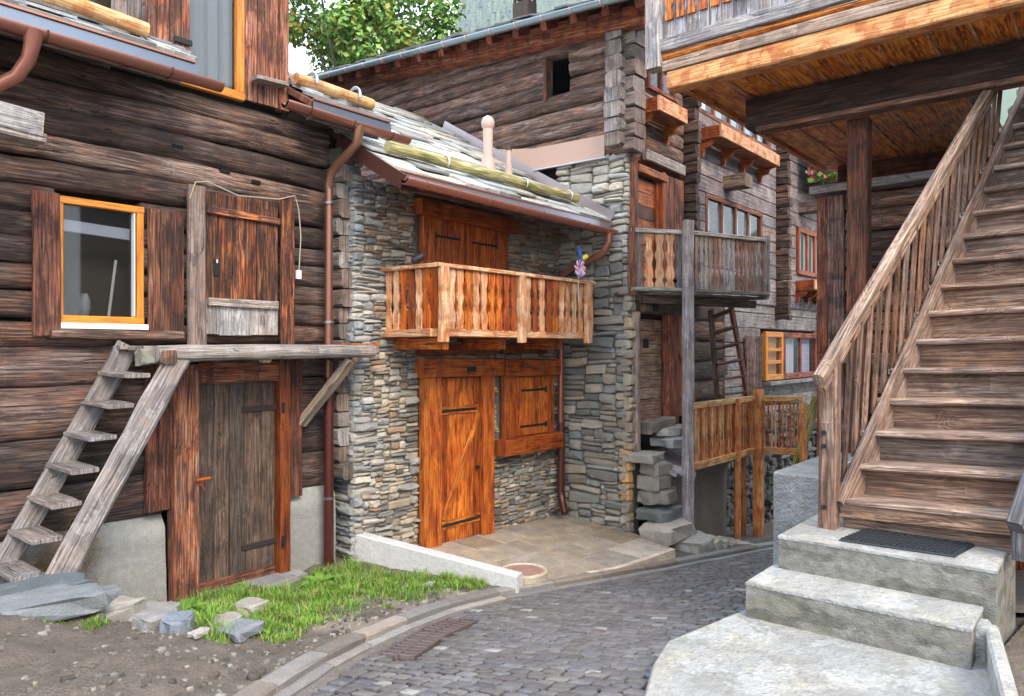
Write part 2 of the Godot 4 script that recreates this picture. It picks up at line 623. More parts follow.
# weather stains of a metre or so, laid over a material: bleached, rusty and blackened patches with ragged edges
func stains(sd: int, rust: Color, black: Color, bleach: Color, bare := .80) -> ImageTexture:
	var S := 512
	var a := field(S, S, 1, 1, 0.010, sd, 6)
	var d := field(S, S, 1, 1, 0.014, sd + 1, 6)
	var e := field(S, S, 1, 1, 0.012, sd + 2, 6)
	var f := field(S, S, 1, 1, 0.12, sd + 3, 3)
	var out := PackedByteArray(); out.resize(S * S * 3)
	for i in S * S:
		var n := (f[i] - 128.0) * 0.22
		var r := clampf((a[i] + n - 132.0) / 26.0, 0.0, 1.0)
		var k := clampf((d[i] + n - 142.0) / 22.0, 0.0, 1.0)
		var w := clampf((e[i] + n - 150.0) / 24.0, 0.0, 1.0)
		var c := Color(bare, bare, bare).lerp(rust, r).lerp(black, k).lerp(bleach, w)
		var g := 1.0 + (f[i] - 128.0) * 0.0011
		out[i * 3] = srgb8(c.r * g); out[i * 3 + 1] = srgb8(c.g * g); out[i * 3 + 2] = srgb8(c.b * g)
	return tex(out, S, S)

func stain(m: StandardMaterial3D, t: ImageTexture, scale: Vector3, lift := 1.25) -> void:
	m.detail_enabled = true
	m.detail_albedo = t
	m.detail_blend_mode = BaseMaterial3D.BLEND_MODE_MUL
	m.detail_uv_layer = BaseMaterial3D.DETAIL_UV_2
	m.uv2_triplanar = true
	m.uv2_world_triplanar = true
	m.uv2_scale = scale
	m.set_meta("tint", (m.get_meta("tint", Color.WHITE) as Color) * lift)

func materials() -> void:
	M.old = wood(11, Color(.022, .014, .012), Color(.085, .055, .044), Color(.165, .113, .09), Color(.150, .130, .122), .44, 1.0, 0.15, .86, 8.0, 3.2)
	M.grey = wood(21, Color(.18, .16, .15), Color(.33, .30, .283), Color(.45, .415, .40), Color(.40, .375, .368), .5, .8, 0.15, .88, 6.0, 1.6)
	M.orange = wood(31, Color(.10, .018, .002), Color(.43, .105, .008), Color(.62, .205, .022), Color(.60, .26, .07), .24, .5, 0.5, .55, 3.0, 1.4)
	M.pale = wood(37, Color(.42, .17, .05), Color(.60, .36, .20), Color(.70, .50, .36), Color(.68, .55, .46), .42, .4, 0.3, .7, 3.0, 1.25)
	M.soffit = wood(41, Color(.16, .035, .005), Color(.74, .25, .022), Color(.90, .42, .075), Color(.80, .54, .32), .18, .5, .9, .5, 2.5, 1.15)
	M.soffit.uv1_scale = Vector3(.5, 1.1, 1)
	M.red = wood(51, Color(.024, .010, .007), Color(.11, .042, .025), Color(.24, .115, .068), Color(.19, .145, .125), .32, .9, 0.25, .8, 6.0, 2.6)
	M.burnt = wood(61, Color(.022, .012, .011), Color(.075, .030, .022), Color(.44, .17, .04), Color(.33, .23, .19), .30, .7, 0.3, .82, 5.0, 2.0)
	M.stair = wood(71, Color(.05, .031, .023), Color(.135, .092, .069), Color(.23, .16, .12), Color(.175, .158, .152), .5, .6, 0.8, .75, 4.0, 2.6)
	M.frame = wood(81, Color(.34, .10, .008), Color(.58, .20, .014), Color(.68, .27, .028), Color(.62, .24, .03), .2, .0, 0.4, .42, 1.5, 1.1)
	M.stone = mineral(101, Color(.55, .55, .55), Color(1, 1, 1), Color(.86, .80, .72), .55, .92, 9.0, .022, .7)
	M.slate = mineral(111, Color(.55, .56, .58), Color(1, 1, 1), Color(.90, .86, .76), .5, .85, 6.0, .03, .5)
	M.mortar = mineral(121, Color(.10, .09, .078), Color(.21, .19, .165), Color(.17, .145, .115), .5, .95, 9.0)
	M.plaster = mineral(131, Color(.27, .27, .265), Color(.46, .46, .455), Color(.40, .39, .37), .7, .95, 14.0, .05, .9)
	M.concrete = mineral(141, Color(.36, .357, .353), Color(.47, .466, .462), Color(.43, .415, .39), 1.9, .9, 4.0, .02, .8)
	M.drab = mineral(151, Color(.16, .155, .145), Color(.34, .33, .315), Color(.19, .19, .165), 1.1, .93, 4.0, .012, .45)
	M.soil = mineral(161, Color(.15, .125, .105), Color(.40, .355, .315), Color(.34, .29, .24), .9, .97, 12.0, .03, .9)
	M.cobble = mineral(171, Color(.55, .55, .57), Color(1, 1, 1), Color(.85, .84, .88), .45, .7, 7.0, .03, .8)
	M.paving = mineral(181, Color(.60, .57, .54), Color(1, .98, .95), Color(.86, .76, .66), .9, .85, 5.0, .025, .7)
	M.bark = mineral(191, Color(.05, .04, .03), Color(.15, .12, .09), Color(.10, .09, .06), .4, .95, 10.0)
	M.hill = mineral(195, Color(.035, .055, .03), Color(.09, .13, .06), Color(.05, .08, .04), 60.0, .95, 2.0)
	M.limed = mineral(199, Color(.46, .46, .465), Color(.60, .60, .60), Color(.54, .54, .53), 1.2, .9, 3.0, .02, .5)
	M.copper = plain(Color(.46, .235, .175), .36, .65)
	M.zinc = plain(Color(.46, .48, .53), .3, .7)
	M.iron = plain(Color(.018, .018, .02), .55, .3)
	M.white = plain(Color(.76, .76, .76), .6)
	M.dye = plain(Color(1, 1, 1), .6)
	M.rubber = plain(Color(.022, .026, .034), .5)
	M.straw = plain(Color(.30, .19, .08), .95)
	M.glass = plain(Color(.02, .025, .03), .03)
	M.glass.transparency = BaseMaterial3D.TRANSPARENCY_ALPHA
	M.glass.albedo_color = Color(.15, .17, .19, .22)
	M.glass.vertex_color_use_as_albedo = false
	M.leaf = plain(Color(1, 1, 1), .6)
	M.leaf.backlight = Color(.5, .55, .25)
	M.core = plain(Color(.035, .024, .018), .95)
	M.hole_shade = plain(Color(.02, .02, .02), .95)  # near-black tone painted for the shade inside holes and openings
	M.mossy = wood(91, Color(.07, .085, .015), Color(.30, .28, .10), Color(.62, .50, .33), Color(.62, .54, .44), .38, .2, 0.2, .85, 3.0, 1.1)
	var brown := stains(301, Color(.94, .74, .61), Color(.46, .43, .43), Color(1, 1, 1))
	var ashen := stains(331, Color(.86, .80, .75), Color(.58, .56, .57), Color(1, 1, 1))
	var honey := stains(311, Color(.86, .66, .54), Color(.58, .43, .36), Color(1, 1, 1))
	var light := stains(341, Color(.92, .74, .60), Color(.62, .44, .34), Color(1, 1, 1))
	var damp := stains(321, Color(.86, .83, .76), Color(.70, .69, .67), Color(.95, .95, .95))
	stain(M.old, brown, Vector3(.30, .85, .30), 1.35)
	stain(M.red, brown, Vector3(.6, .28, .6), 1.3)
	stain(M.burnt, brown, Vector3(.7, .30, .7), 1.3)
	stain(M.stair, ashen, Vector3(.45, .35, .28), 1.25)
	stain(M.grey, ashen, Vector3(.5, .4, .5), 1.2)
	stain(M.orange, honey, Vector3(.7, .28, .7), 1.2)
	stain(M.pale, light, Vector3(.6, .5, .6), 1.15)
	stain(M.soffit, stains(361, Color(.94, .76, .62), Color(.60, .40, .30), Color(1, 1, 1), 1.0), Vector3(.35, .6, .8), 1.15)
	stain(M.concrete, damp, Vector3(.4, .4, .4), 1.15)
	stain(M.drab, stains(351, Color(.84, .83, .76), Color(.55, .545, .51), Color(1, 1, 1)), Vector3(.5, 1.1, .3), 1.15)
	stain(M.cobble, damp, Vector3(.25, .25, .25), 1.15)
	stain(M.paving, damp, Vector3(.4, .4, .4), 1.15)

# ---------- terrain ----------
const KERB := [Vector2(-6, 1.2), Vector2(-1.5, -1.2), Vector2(1.2, -2.55), Vector2(2.01, -3.18), Vector2(2.66, -3.59), Vector2(3.44, -3.95), Vector2(4.32, -4.24), Vector2(5.02, -4.30), Vector2(5.77, -4.18), Vector2(6.65, -4.05), Vector2(8.02, -3.93), Vector2(10.26, -3.75), Vector2(14.0, -3.5), Vector2(22.0, -3.1)]

func kerb_z(x: float) -> float:
	for k in KERB.size() - 1:
		if x <= KERB[k + 1].x:
			return lerpf(KERB[k].y, KERB[k + 1].y, (x - KERB[k].x) / (KERB[k + 1].x - KERB[k].x))
	return KERB[-1].y

func street_y(x: float, z: float) -> float:
	var zz := clampf(z, -7.0, 1.5)
	return 0.5 - 0.122 * (clampf(x, -8.0, 24.0) - 2.88) + 0.166 * (zz + 1.62)

func wall_foot(x: float) -> float:
	var t := [Vector2(-3, .55), Vector2(1.3, .42), Vector2(1.9, .30), Vector2(2.3, .06), Vector2(2.8, -.09), Vector2(4.7, -.13), Vector2(8, -.3), Vector2(10, -.85), Vector2(24, -2.2)]
	for k in t.size() - 1:
		if x <= t[k + 1].x:
			return lerpf(t[k].y, t[k + 1].y, clampf((x - t[k].x) / (t[k + 1].x - t[k].x), 0, 1))
	return -2.2

func ground_y(x: float, z: float) -> float:
	var kz := kerb_z(x)
	if z >= kz:
		return minf(street_y(x, z) - 0.06, 0.46) if x > 1.4 and x < 6.0 and z > -1.9 else street_y(x, z) - 0.06
	var k := street_y(x, kz) + 0.05
	var t := clampf((kz - z) / maxf(kz + 6.1, 0.3), 0.0, 1.0)
	return lerpf(k, wall_foot(x), t) + (0.03 * sin(x * 5.1 + z * 3.7) + 0.02 * sin(x * 11.0 - z * 9.0)) * smoothstep(0.0, 0.25, kz - z) * (1.0 - smoothstep(4.5, 5.0, x))

func build_ground() -> void:
	var b := Shape.new()
	var xs := []; var zs := []
	for t in [-900.0, -300.0, -80.0, -25.0, -8.0, -4.0, -2.0, -1.0, 0.0]: xs.append(t)
	var q := 0.08
	while q < 5.2: xs.append(q); q += 0.08
	for t in [5.6, 6.2, 7.0, 8.0, 9.0, 10.5, 12.0, 14.0, 17.0, 22.0, 40.0, 90.0, 300.0, 900.0]: xs.append(t)
	for t in [-900.0, -300.0, -90.0, -30.0, -12.0, -8.0, -7.0]: zs.append(t)
	q = -6.4
	while q < -2.4: zs.append(q); q += 0.08
	for t in [-2.2, -1.6, -1.0, -0.4, 0.4, 1.5, 4.0, 12.0, 40.0, 150.0, 900.0]: zs.append(t)
	for z in zs:
		for x in xs:
			var y := ground_y(x, z)
			if x > 1.0 and x < 5.2 and z < kerb_z(x) - 0.1: y += rr(-0.008, 0.012)
			b.p(Vector3(x, y, z), Vector2(x, z))
	var n := xs.size()
	for j in zs.size() - 1:
		for i in n - 1:
			var a := j * n + i
			b.tri(a, a + n, a + 1); b.tri(a + 1, a + n, a + n + 1)
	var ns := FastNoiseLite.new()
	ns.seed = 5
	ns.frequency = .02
	for k in b.v.size():
		var at := b.v[k]
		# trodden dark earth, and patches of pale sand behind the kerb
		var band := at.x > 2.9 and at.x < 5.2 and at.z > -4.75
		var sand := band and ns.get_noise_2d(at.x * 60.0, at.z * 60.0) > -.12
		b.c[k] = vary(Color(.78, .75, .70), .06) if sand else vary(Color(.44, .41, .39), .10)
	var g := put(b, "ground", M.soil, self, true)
	g.set_meta("kind", "structure")
	meta(g, "bare trodden earth around the old houses")

func build_street() -> void:
	var st := thing("street", Vector3(5, 0, -2.8), "dark cobbled lane curving past the houses", "", "", "structure")
	# bed under the setts
	var bed := Shape.new()
	var xs := []
	var q := -6.0
	while q < 20.0: xs.append(q); q += 0.5
	for x in xs:
		for k in 9:
			var z := lerpf(kerb_z(x) - 0.02, -1.5 if x > 1.6 and x < 5.6 else 1.4, k / 8.0)
			bed.p(Vector3(x, street_y(x, z) - 0.022, z), Vector2(x, z))
	for i in xs.size() - 1:
		for k in 8:
			var a := i * 9 + k
			bed.tri(a, a + 1, a + 9); bed.tri(a + 1, a + 10, a + 9)
	bed.col = Color(.5, .5, .52)
	for k in bed.c.size(): bed.c[k] = Color(.62, .61, .62)
	put(bed, "bed", M.soil, st, true)
	# setts in rows across the lane, the rows follow the kerb
	var all := []
	var x := 0.4
	while x < 15.0:
		var rw := rr(0.068, 0.085) if x < 9.0 else 0.12
		var kz := kerb_z(x)
		var far := -1.75 if x < 3.2 else (-1.62 if x < 4.3 else -1.7)
		if x > 5.0: far = -1.3
		if x < 2.6: far = 0.2
		var z := kz + 0.27
		while z < far:
			var w := rr(0.08, 0.14)
			var sk := (z - kz) * 0.16 * sin(x * 0.9)
			var along: float = (x + sk - 2.80) / 1.06
			if not (along > -0.04 and along < 1.04 and absf(z + w * 0.5 - lerpf(-3.17, -3.66, along)) < 0.13):
				all.append([Vector3(x + sk, 0, z + w * 0.5), rw, w])
			z += w
		x += rw
	var eye := Vector3(0, 2, 0)
	for s in all:
		s[0].y = street_y(s[0].x, s[0].z)
		var fwd: float = s[0].x * 0.77 - s[0].z * 0.638
		var lat: float = (s[0].x * 0.638 + s[0].z * 0.77) / maxf(fwd, 0.1)
		var seen := fwd > 3.0 and lat > -0.36 and lat < 0.2
		s.append((eye.distance_squared_to(s[0])) + (0.0 if seen else 1000.0))
	all.sort_custom(func(a, c): return a[3] < c[3])
	var rest := Shape.new()
	var cols := [Color(.16, .152, .158), Color(.175, .165, .172), Color(.19, .18, .185), Color(.165, .155, .158), Color(.185, .168, .166), Color(.21, .20, .20)]
	for k in all.size():
		var s: Array = all[k]
		var b: Shape = shape() if k < 300 else rest
		b.col = pick(cols, 0.2)
		if rng.randf() < 0.018: b.col = Color(.38, .37, .37)
		var h := rr(-0.004, 0.006)
		var hw: float = s[1] * 0.5 - 0.004
		var hl: float = s[2] * 0.5 - 0.005
		var i0 := b.v.size()
		for ring in 3:
			for e in 8:
				var a := TAU * (e + 0.5) / 8.0
				var cx := signf(cos(a)) * pow(absf(cos(a)), 0.22)
				var cz := signf(sin(a)) * pow(absf(sin(a)), 0.22)
				var sc: float = [1.0, 0.97, 0.86][ring]
				var yy: float = [-0.03, -0.004, 0.004][ring] + h
				var px: float = s[0].x + cx * hw * sc + rr(-0.004, 0.004)
				var pz: float = s[0].z + cz * hl * sc + rr(-0.004, 0.004)
				b.p(Vector3(px, street_y(px, pz) + yy, pz), Vector2(px, pz))
		for ring in 2:
			for e in 8:
				var a := i0 + ring * 8 + e
				var a2 := i0 + ring * 8 + (e + 1) % 8
				b.tri(a, a + 8, a2); b.tri(a2, a + 8, a2 + 8)
		var ci := b.p(Vector3(s[0].x, s[0].y + 0.006 + h, s[0].z), Vector2(s[0].x, s[0].z))
		for e in 8: b.tri(i0 + 16 + e, ci, i0 + 16 + (e + 1) % 8)
		if k < 300: put(b, "cobble", M.cobble, st, true)
	put(rest, "cobbles", M.cobble, st, true).set_meta("kind", "stuff")
	# kerb stones
	var kb := thing("kerb", Vector3(5, 0, -4.2), "low worn kerb of long stone pieces along the lane", "", "", "structure")
	var a := -1.2
	while a < 13.0:
		var l := rr(0.45, 0.75)
		var p0 := Vector3(a + 0.006, 0, kerb_z(a)); var p1 := Vector3(a + l - 0.006, 0, kerb_z(a + l))
		p0.y = street_y(p0.x, p0.z) - 0.02; p1.y = street_y(p1.x, p1.z) - 0.02
		beam(kb, "kerb_stone", M.stone, p0, p1, 0.11, 0.16, Vector3(0, 0, 1), pick([Color(.30, .25, .21), Color(.34, .29, .26), Color(.30, .28, .27)], .15), 0.012, 0.004, 3)
		# reddish lower course in front of the kerb
		beam(kb, "edge_stone", M.stone, p0 + Vector3(0, -0.012, 0.095), p1 + Vector3(0, -0.012, 0.095), 0.07, 0.10, Vector3(0, 0, 1), pick([Color(.36, .33, .32), Color(.30, .28, .28)], .15), 0.008, 0.003, 3)
		beam(kb, "gutter_stone", M.stone, p0 + Vector3(0, -.025, .20), p1 + Vector3(0, -.025, .20), .12, .08, Vector3(0, 0, 1), pick([Color(.36, .35, .345), Color(.31, .30, .30)], .1), .006, .002, 3)
		a += l

func drain(at: Vector3, to: Vector3, label: String) -> void:
	var d := thing("drain_grate", (at + to) * 0.5, label, "drain grate", "drain grates in the lane")
	var ax := (to - at).normalized()
	var s := Vector3.UP.cross(ax).normalized()
	var up := ax.cross(s)
	var n := int(at.distance_to(to) / 0.075)
	for k in 2:
		var o: Vector3 = s * (-0.10 if k == 0 else 0.10) + up * 0.0
		beam(d, "rim", M.iron, at + o, to + o, 0.018, 0.03, s, Color(7.5, 5.8, 5.2), 0.002)
	for k in n:
		var q := at.lerp(to, (k + 0.5) / n) + up * -0.002
		beam(d, "bar", M.iron, q - s * 0.09, q + s * 0.09, at.distance_to(to) / n * 0.5, 0.03, ax, Color(7.5, 5.8, 5.2), 0.003)
	beam(d, "pit_shade", M.hole_shade, at - up * 0.03, to - up * 0.03, 0.2, 0.02, s, Color(.6, .5, .5), 0.001)  # dark plate painted as the shade below the bars
	beam(d, "middle_bar", M.iron, at + up * 0.001, to + up * 0.001, 0.02, 0.03, s, Color(7.5, 5.8, 5.2), 0.002)

func rock(n: String, at: Vector3, size: Vector3, yaw: float, col: Color, label: String, group := "", cat := "stone") -> void:
	var b := shape(col, 0.1)
	var sd := rr(0, 50)
	var rings := 7
	var seg := 14
	var bas := Basis(Vector3.UP, yaw)
	for j in rings + 1:
		for k in seg + 1:
			if k == seg:
				b.p(b.v[j * (seg + 1)], Vector2(k, j) * 0.05)
				continue
			var th := PI * j / rings
			var ph := TAU * (k % seg) / seg
			var d := Vector3(sin(th) * cos(ph), cos(th), sin(th) * sin(ph))
			var q := Vector3(signf(d.x) * pow(absf(d.x), 0.5), signf(d.y) * pow(absf(d.y), 0.3), signf(d.z) * pow(absf(d.z), 0.5))
			var f := 1.0 + 0.10 * sin(d.x * 3.1 + sd) * sin(d.z * 4.3 + sd * 2.0) + 0.07 * sin(d.y * 6.0 + d.x * 7.0 + sd) + 0.06 * sin(d.z * 9.0 + d.x * 5.0 + sd * 3.0) + (rr(-.05, .05) if k < seg and j > 0 and j < rings else 0.0)
			b.p(at + bas * (q * f * size * 0.5), Vector2(k, j) * 0.05)
	for j in rings:
		b.seams.append(Vector2i(j * (seg + 1), j * (seg + 1) + seg))
		for k in seg:
			var a := j * (seg + 1) + k
			b.tri(a, a + seg + 1, a + 1); b.tri(a + 1, a + seg + 1, a + seg + 2)
	var o := put(b, n, M.stone, self)
	meta(o, label, cat, group)

func build_grass() -> void:
	var b := Shape.new()
	var patches := []
	# centre x, z, radius, density, height
	for s in [[2.75, -5.35, .50, 1300, .11], [3.1, -5.05, .45, 1500, .11], [3.6, -5.15, .45, 1600, .11], [4.05, -5.0, .40, 1400, .11], [4.45, -4.95, .35, 1100, .11], [4.75, -4.62, .26, 700, .11], [4.6, -4.45, .22, 300, .09], [2.55, -4.75, .33, 1000, .10], [2.95, -4.5, .28, 650, .08], [2.45, -4.25, .16, 480, .15], [2.62, -4.05, .11, 170, .10], [4.35, -5.65, .25, 300, .10], [3.3, -4.75, .30, 800, .09], [3.85, -4.75, .25, 500, .08], [2.2, -4.1, .09, 160, .08], [1.62, -4.85, .09, 120, .05], [1.8, -4.75, .07, 110, .05], [1.95, -5.35, .10, 90, .06], [3.4, -4.3, .08, 60, .05], [3.75, -4.35, .07, 50, .05], [4.2, -4.55, .12, 90, .06], [2.75, -4.45, .30, 700, .08], [3.05, -4.25, .2, 260, .06], [2.35, -4.55, .2, 380, .08], [3.5, -4.6, .28, 420, .06], [4.85, -4.5, .16, 300, .08], [4.15, -5.5, .35, 500, .10], [3.3, -5.55, .3, 500, .09]]: patches.append(s)
	for s in patches:
		for k in int(s[3] * 2.2):
			var r: float = sqrt(rng.randf()) * s[2] * (1.0 + 0.25 * sin(rr(0, TAU)))
			var a := rr(0, TAU)
			var x: float = s[0] + cos(a) * r * 1.15
			var z: float = s[1] + sin(a) * r
			if z < -6.0 or z > kerb_z(x) - 0.12: continue
			var y := ground_y(x, z) - 0.005
			var h: float = s[4] * rr(0.3, 1.05) * (0.75 + 0.35 * sin(x * 17.0 + sin(z * 13.0) * 2.0))
			var d := Vector3(cos(a * 3.1 + k), 0, sin(a * 3.1 + k))
			var sd := Vector3(-d.z, 0, d.x) * rr(0.0016, 0.0038)
			var lean := rr(0.2, 1.1) * h
			var p0 := Vector3(x, y, z)
			var p1 := p0 + Vector3.UP * h * 0.6 + d * lean * 0.35
			var p2 := p0 + Vector3.UP * h * (1.0 - lean * 1.2) + d * lean
			b.col = vary([Color(.10, .24, .014), Color(.135, .30, .018), Color(.19, .34, .035), Color(.055, .14, .012), Color(.30, .27, .10)][rng.randi() % 5], .2)
			var i := b.p(p0 - sd, Vector2.ZERO); b.p(p0 + sd, Vector2.ZERO); b.p(p1 - sd * 0.8, Vector2.ZERO); b.p(p1 + sd * 0.8, Vector2.ZERO); b.p(p2, Vector2.ZERO)
			b.tri(i, i + 2, i + 1); b.tri(i + 1, i + 2, i + 3); b.tri(i + 2, i + 4, i + 3)
	var g := put(b, "grass", M.leaf, self)
	meta(g, "bright green grass growing between the log house and the kerb", "grass", "", "stuff")
	# pebbles and crumbs on the bare earth
	var pb := Shape.new()
	for k in 1500:
		var x := rr(0.9, 4.7)
		var z := lerpf(kerb_z(x) - 0.1, -5.2, pow(rng.randf(), 1.3))
		var s := rr(0.004, 0.016) * (2.0 if rng.randf() < 0.06 else 1.0)
		pb.col = pick([Color(.24, .22, .20), Color(.17, .145, .125), Color(.30, .28, .25), Color(.10, .085, .075)], .25)
		add_stone(pb, Vector3(x, ground_y(x, z) + s * 0.2, z), Vector3.RIGHT, Vector3.FORWARD, Vector3.UP, s * 2.2, s * 1.8, s, s * 0.5, 0.2, 6)
	meta(put(pb, "pebbles", M.stone, self, true), "small pebbles and crumbs scattered on bare earth", "pebbles", "", "stuff")

# planks side by side filling x0..x1 on a plane facing +z (upright boards)
func upright_boards(parent: Node3D, n: String, mat: Material, x0: float, x1: float, y0: float, y1: float, z: float, thick: float, wide: float, cols: Array, amt := 0.25, ragged := 0.0) -> void:
	var cnt := maxi(1, int(round((x1 - x0) / wide)))
	var x := x0
	for k in cnt:
		var w := (x1 - x0) / cnt * (rr(0.85, 1.15) if k < cnt - 1 else 1.0)
		var e := x1 if k == cnt - 1 else minf(x + w, x1 - 0.02)
		var c := (x + e) * 0.5
		beam(parent, n, mat, Vector3(c, y0 - rr(0, ragged), z + rr(-0.003, 0.003)), Vector3(c, y1 + rr(0, ragged), z + rr(-0.003, 0.003)), e - x - 0.004, thick, Vector3.RIGHT, pick(cols, amt), 0.004, 0.0015, 3)
		x = e

func strap_hinge(parent: Node3D, p: Vector3, to: Vector3, nz := Vector3(0, 0, 1)) -> void:
	var h := part(parent, "hinge", p)
	beam(h, "strap", M.iron, p, to, 0.028, 0.008, Vector3.UP, Color.WHITE, 0.002)
	beam(h, "pin", M.iron, p - Vector3.UP * 0.035, p + Vector3.UP * 0.035, 0.03, 0.03, nz, Color.WHITE, 0.008)

# timber window: frame of four bars, bars across, a pane and what hangs behind it; faces +z
func window(parent: Node3D, x0: float, x1: float, y0: float, y1: float, z: float, bar: float, mat: Material, col: Color, cols := 1, rows := 1, n := "window") -> Node3D:
	var w := part(parent, n, Vector3((x0 + x1) * 0.5, y0, z))
	var d := 0.06
	beam(w, "frame", mat, Vector3(x0, y0 + bar * 0.5, z), Vector3(x1, y0 + bar * 0.5, z), bar, d, Vector3.UP, col, 0.006, 0, 1, .06)
	beam(w, "frame", mat, Vector3(x0, y1 - bar * 0.5, z), Vector3(x1, y1 - bar * 0.5, z), bar, d, Vector3.UP, col, 0.006, 0, 1, .06)
	beam(w, "frame", mat, Vector3(x0 + bar * 0.5, y0 + bar, z), Vector3(x0 + bar * 0.5, y1 - bar, z), bar, d, Vector3.RIGHT, col, 0.006, 0, 1, .06)
	beam(w, "frame", mat, Vector3(x1 - bar * 0.5, y0 + bar, z), Vector3(x1 - bar * 0.5, y1 - bar, z), bar, d, Vector3.RIGHT, col, 0.006, 0, 1, .06)
	for k in range(1, cols):
		var x := lerpf(x0 + bar, x1 - bar, float(k) / cols)
		beam(w, "mullion", mat, Vector3(x, y0 + bar, z), Vector3(x, y1 - bar, z), bar * 0.8, d * 0.8, Vector3.RIGHT, col, 0.004, 0, 1, .06)
	for k in range(1, rows):
		var y := lerpf(y0 + bar, y1 - bar, float(k) / rows)
		beam(w, "glazing_bar", mat, Vector3(x0 + bar, y, z + 0.004), Vector3(x1 - bar, y, z + 0.004), bar * 0.6, d * 0.7, Vector3.UP, col, 0.004, 0, 1, .06)
	for i in cols:
		var b := Shape.new()
		var a0 := lerpf(x0 + bar, x1 - bar, float(i) / cols); var a1 := lerpf(x0 + bar, x1 - bar, float(i + 1) / cols)
		b.quad(Vector3(a0, y0 + bar * 0.8, z - 0.012), Vector3(a1, y0 + bar * 0.8, z - 0.012), Vector3(a1, y1 - bar * 0.8, z - 0.012), Vector3(a0, y1 - bar * 0.8, z - 0.012))
		put(b, "pane", M.glass, w)
	return w

# folded cloth hanging behind a pane
func curtain(parent: Node3D, x0: float, x1: float, y0: float, y1: float, z: float, col: Color) -> void:
	var b := shape(col, 0.05)
	var n := maxi(8, int((x1 - x0) / 0.02))
	for k in n + 1:
		var x := lerpf(x0, x1, float(k) / n)
		var zz := z + 0.015 * sin(k * 1.05) + 0.007 * sin(k * 2.6)
		b.p(Vector3(x, y0, zz), Vector2(x, y0)); b.p(Vector3(x, y1, zz), Vector2(x, y1))
	for k in n:
		b.tri(k * 2, k * 2 + 1, k * 2 + 2); b.tri(k * 2 + 2, k * 2 + 1, k * 2 + 3)
	put(b, "curtain", M.dye, parent, true)

# rows of logs along x on a plane facing +z, cut at the openings
func log_rows(parent: Node3D, mat: Material, x0: float, x1: float, rows: Array, y: float, z: float, deep: float, holes: Array, cols: Array, wob := 0.016, rnd := 0.13) -> void:
	for h: float in rows:
		var cuts := [[x0, x1]]
		for r: Rect2 in holes:
			if r.position.y < y + h * 0.55 and r.end.y > y + h * 0.45:
				var nx := []
				for s in cuts:
					if r.end.x <= s[0] or r.position.x >= s[1]: nx.append(s)
					else:
						if r.position.x - s[0] > 0.03: nx.append([s[0], r.position.x])
						if s[1] - r.end.x > 0.03: nx.append([r.end.x, s[1]])
				cuts = nx
		var col := pick(cols, 0.25)
		var zj := rr(-0.012, 0.012)
		for s in cuts:
			timber(parent, "log", mat, Vector3(s[0], y + h * 0.5, z - deep * 0.5 + zj), Vector3(s[1], y + h * 0.5 + rr(-0.012, 0.012), z - deep * 0.5 + zj), deep, h * 1.0, Vector3(0, 0, 1), col, wob, rnd, 0.12)
		y += h

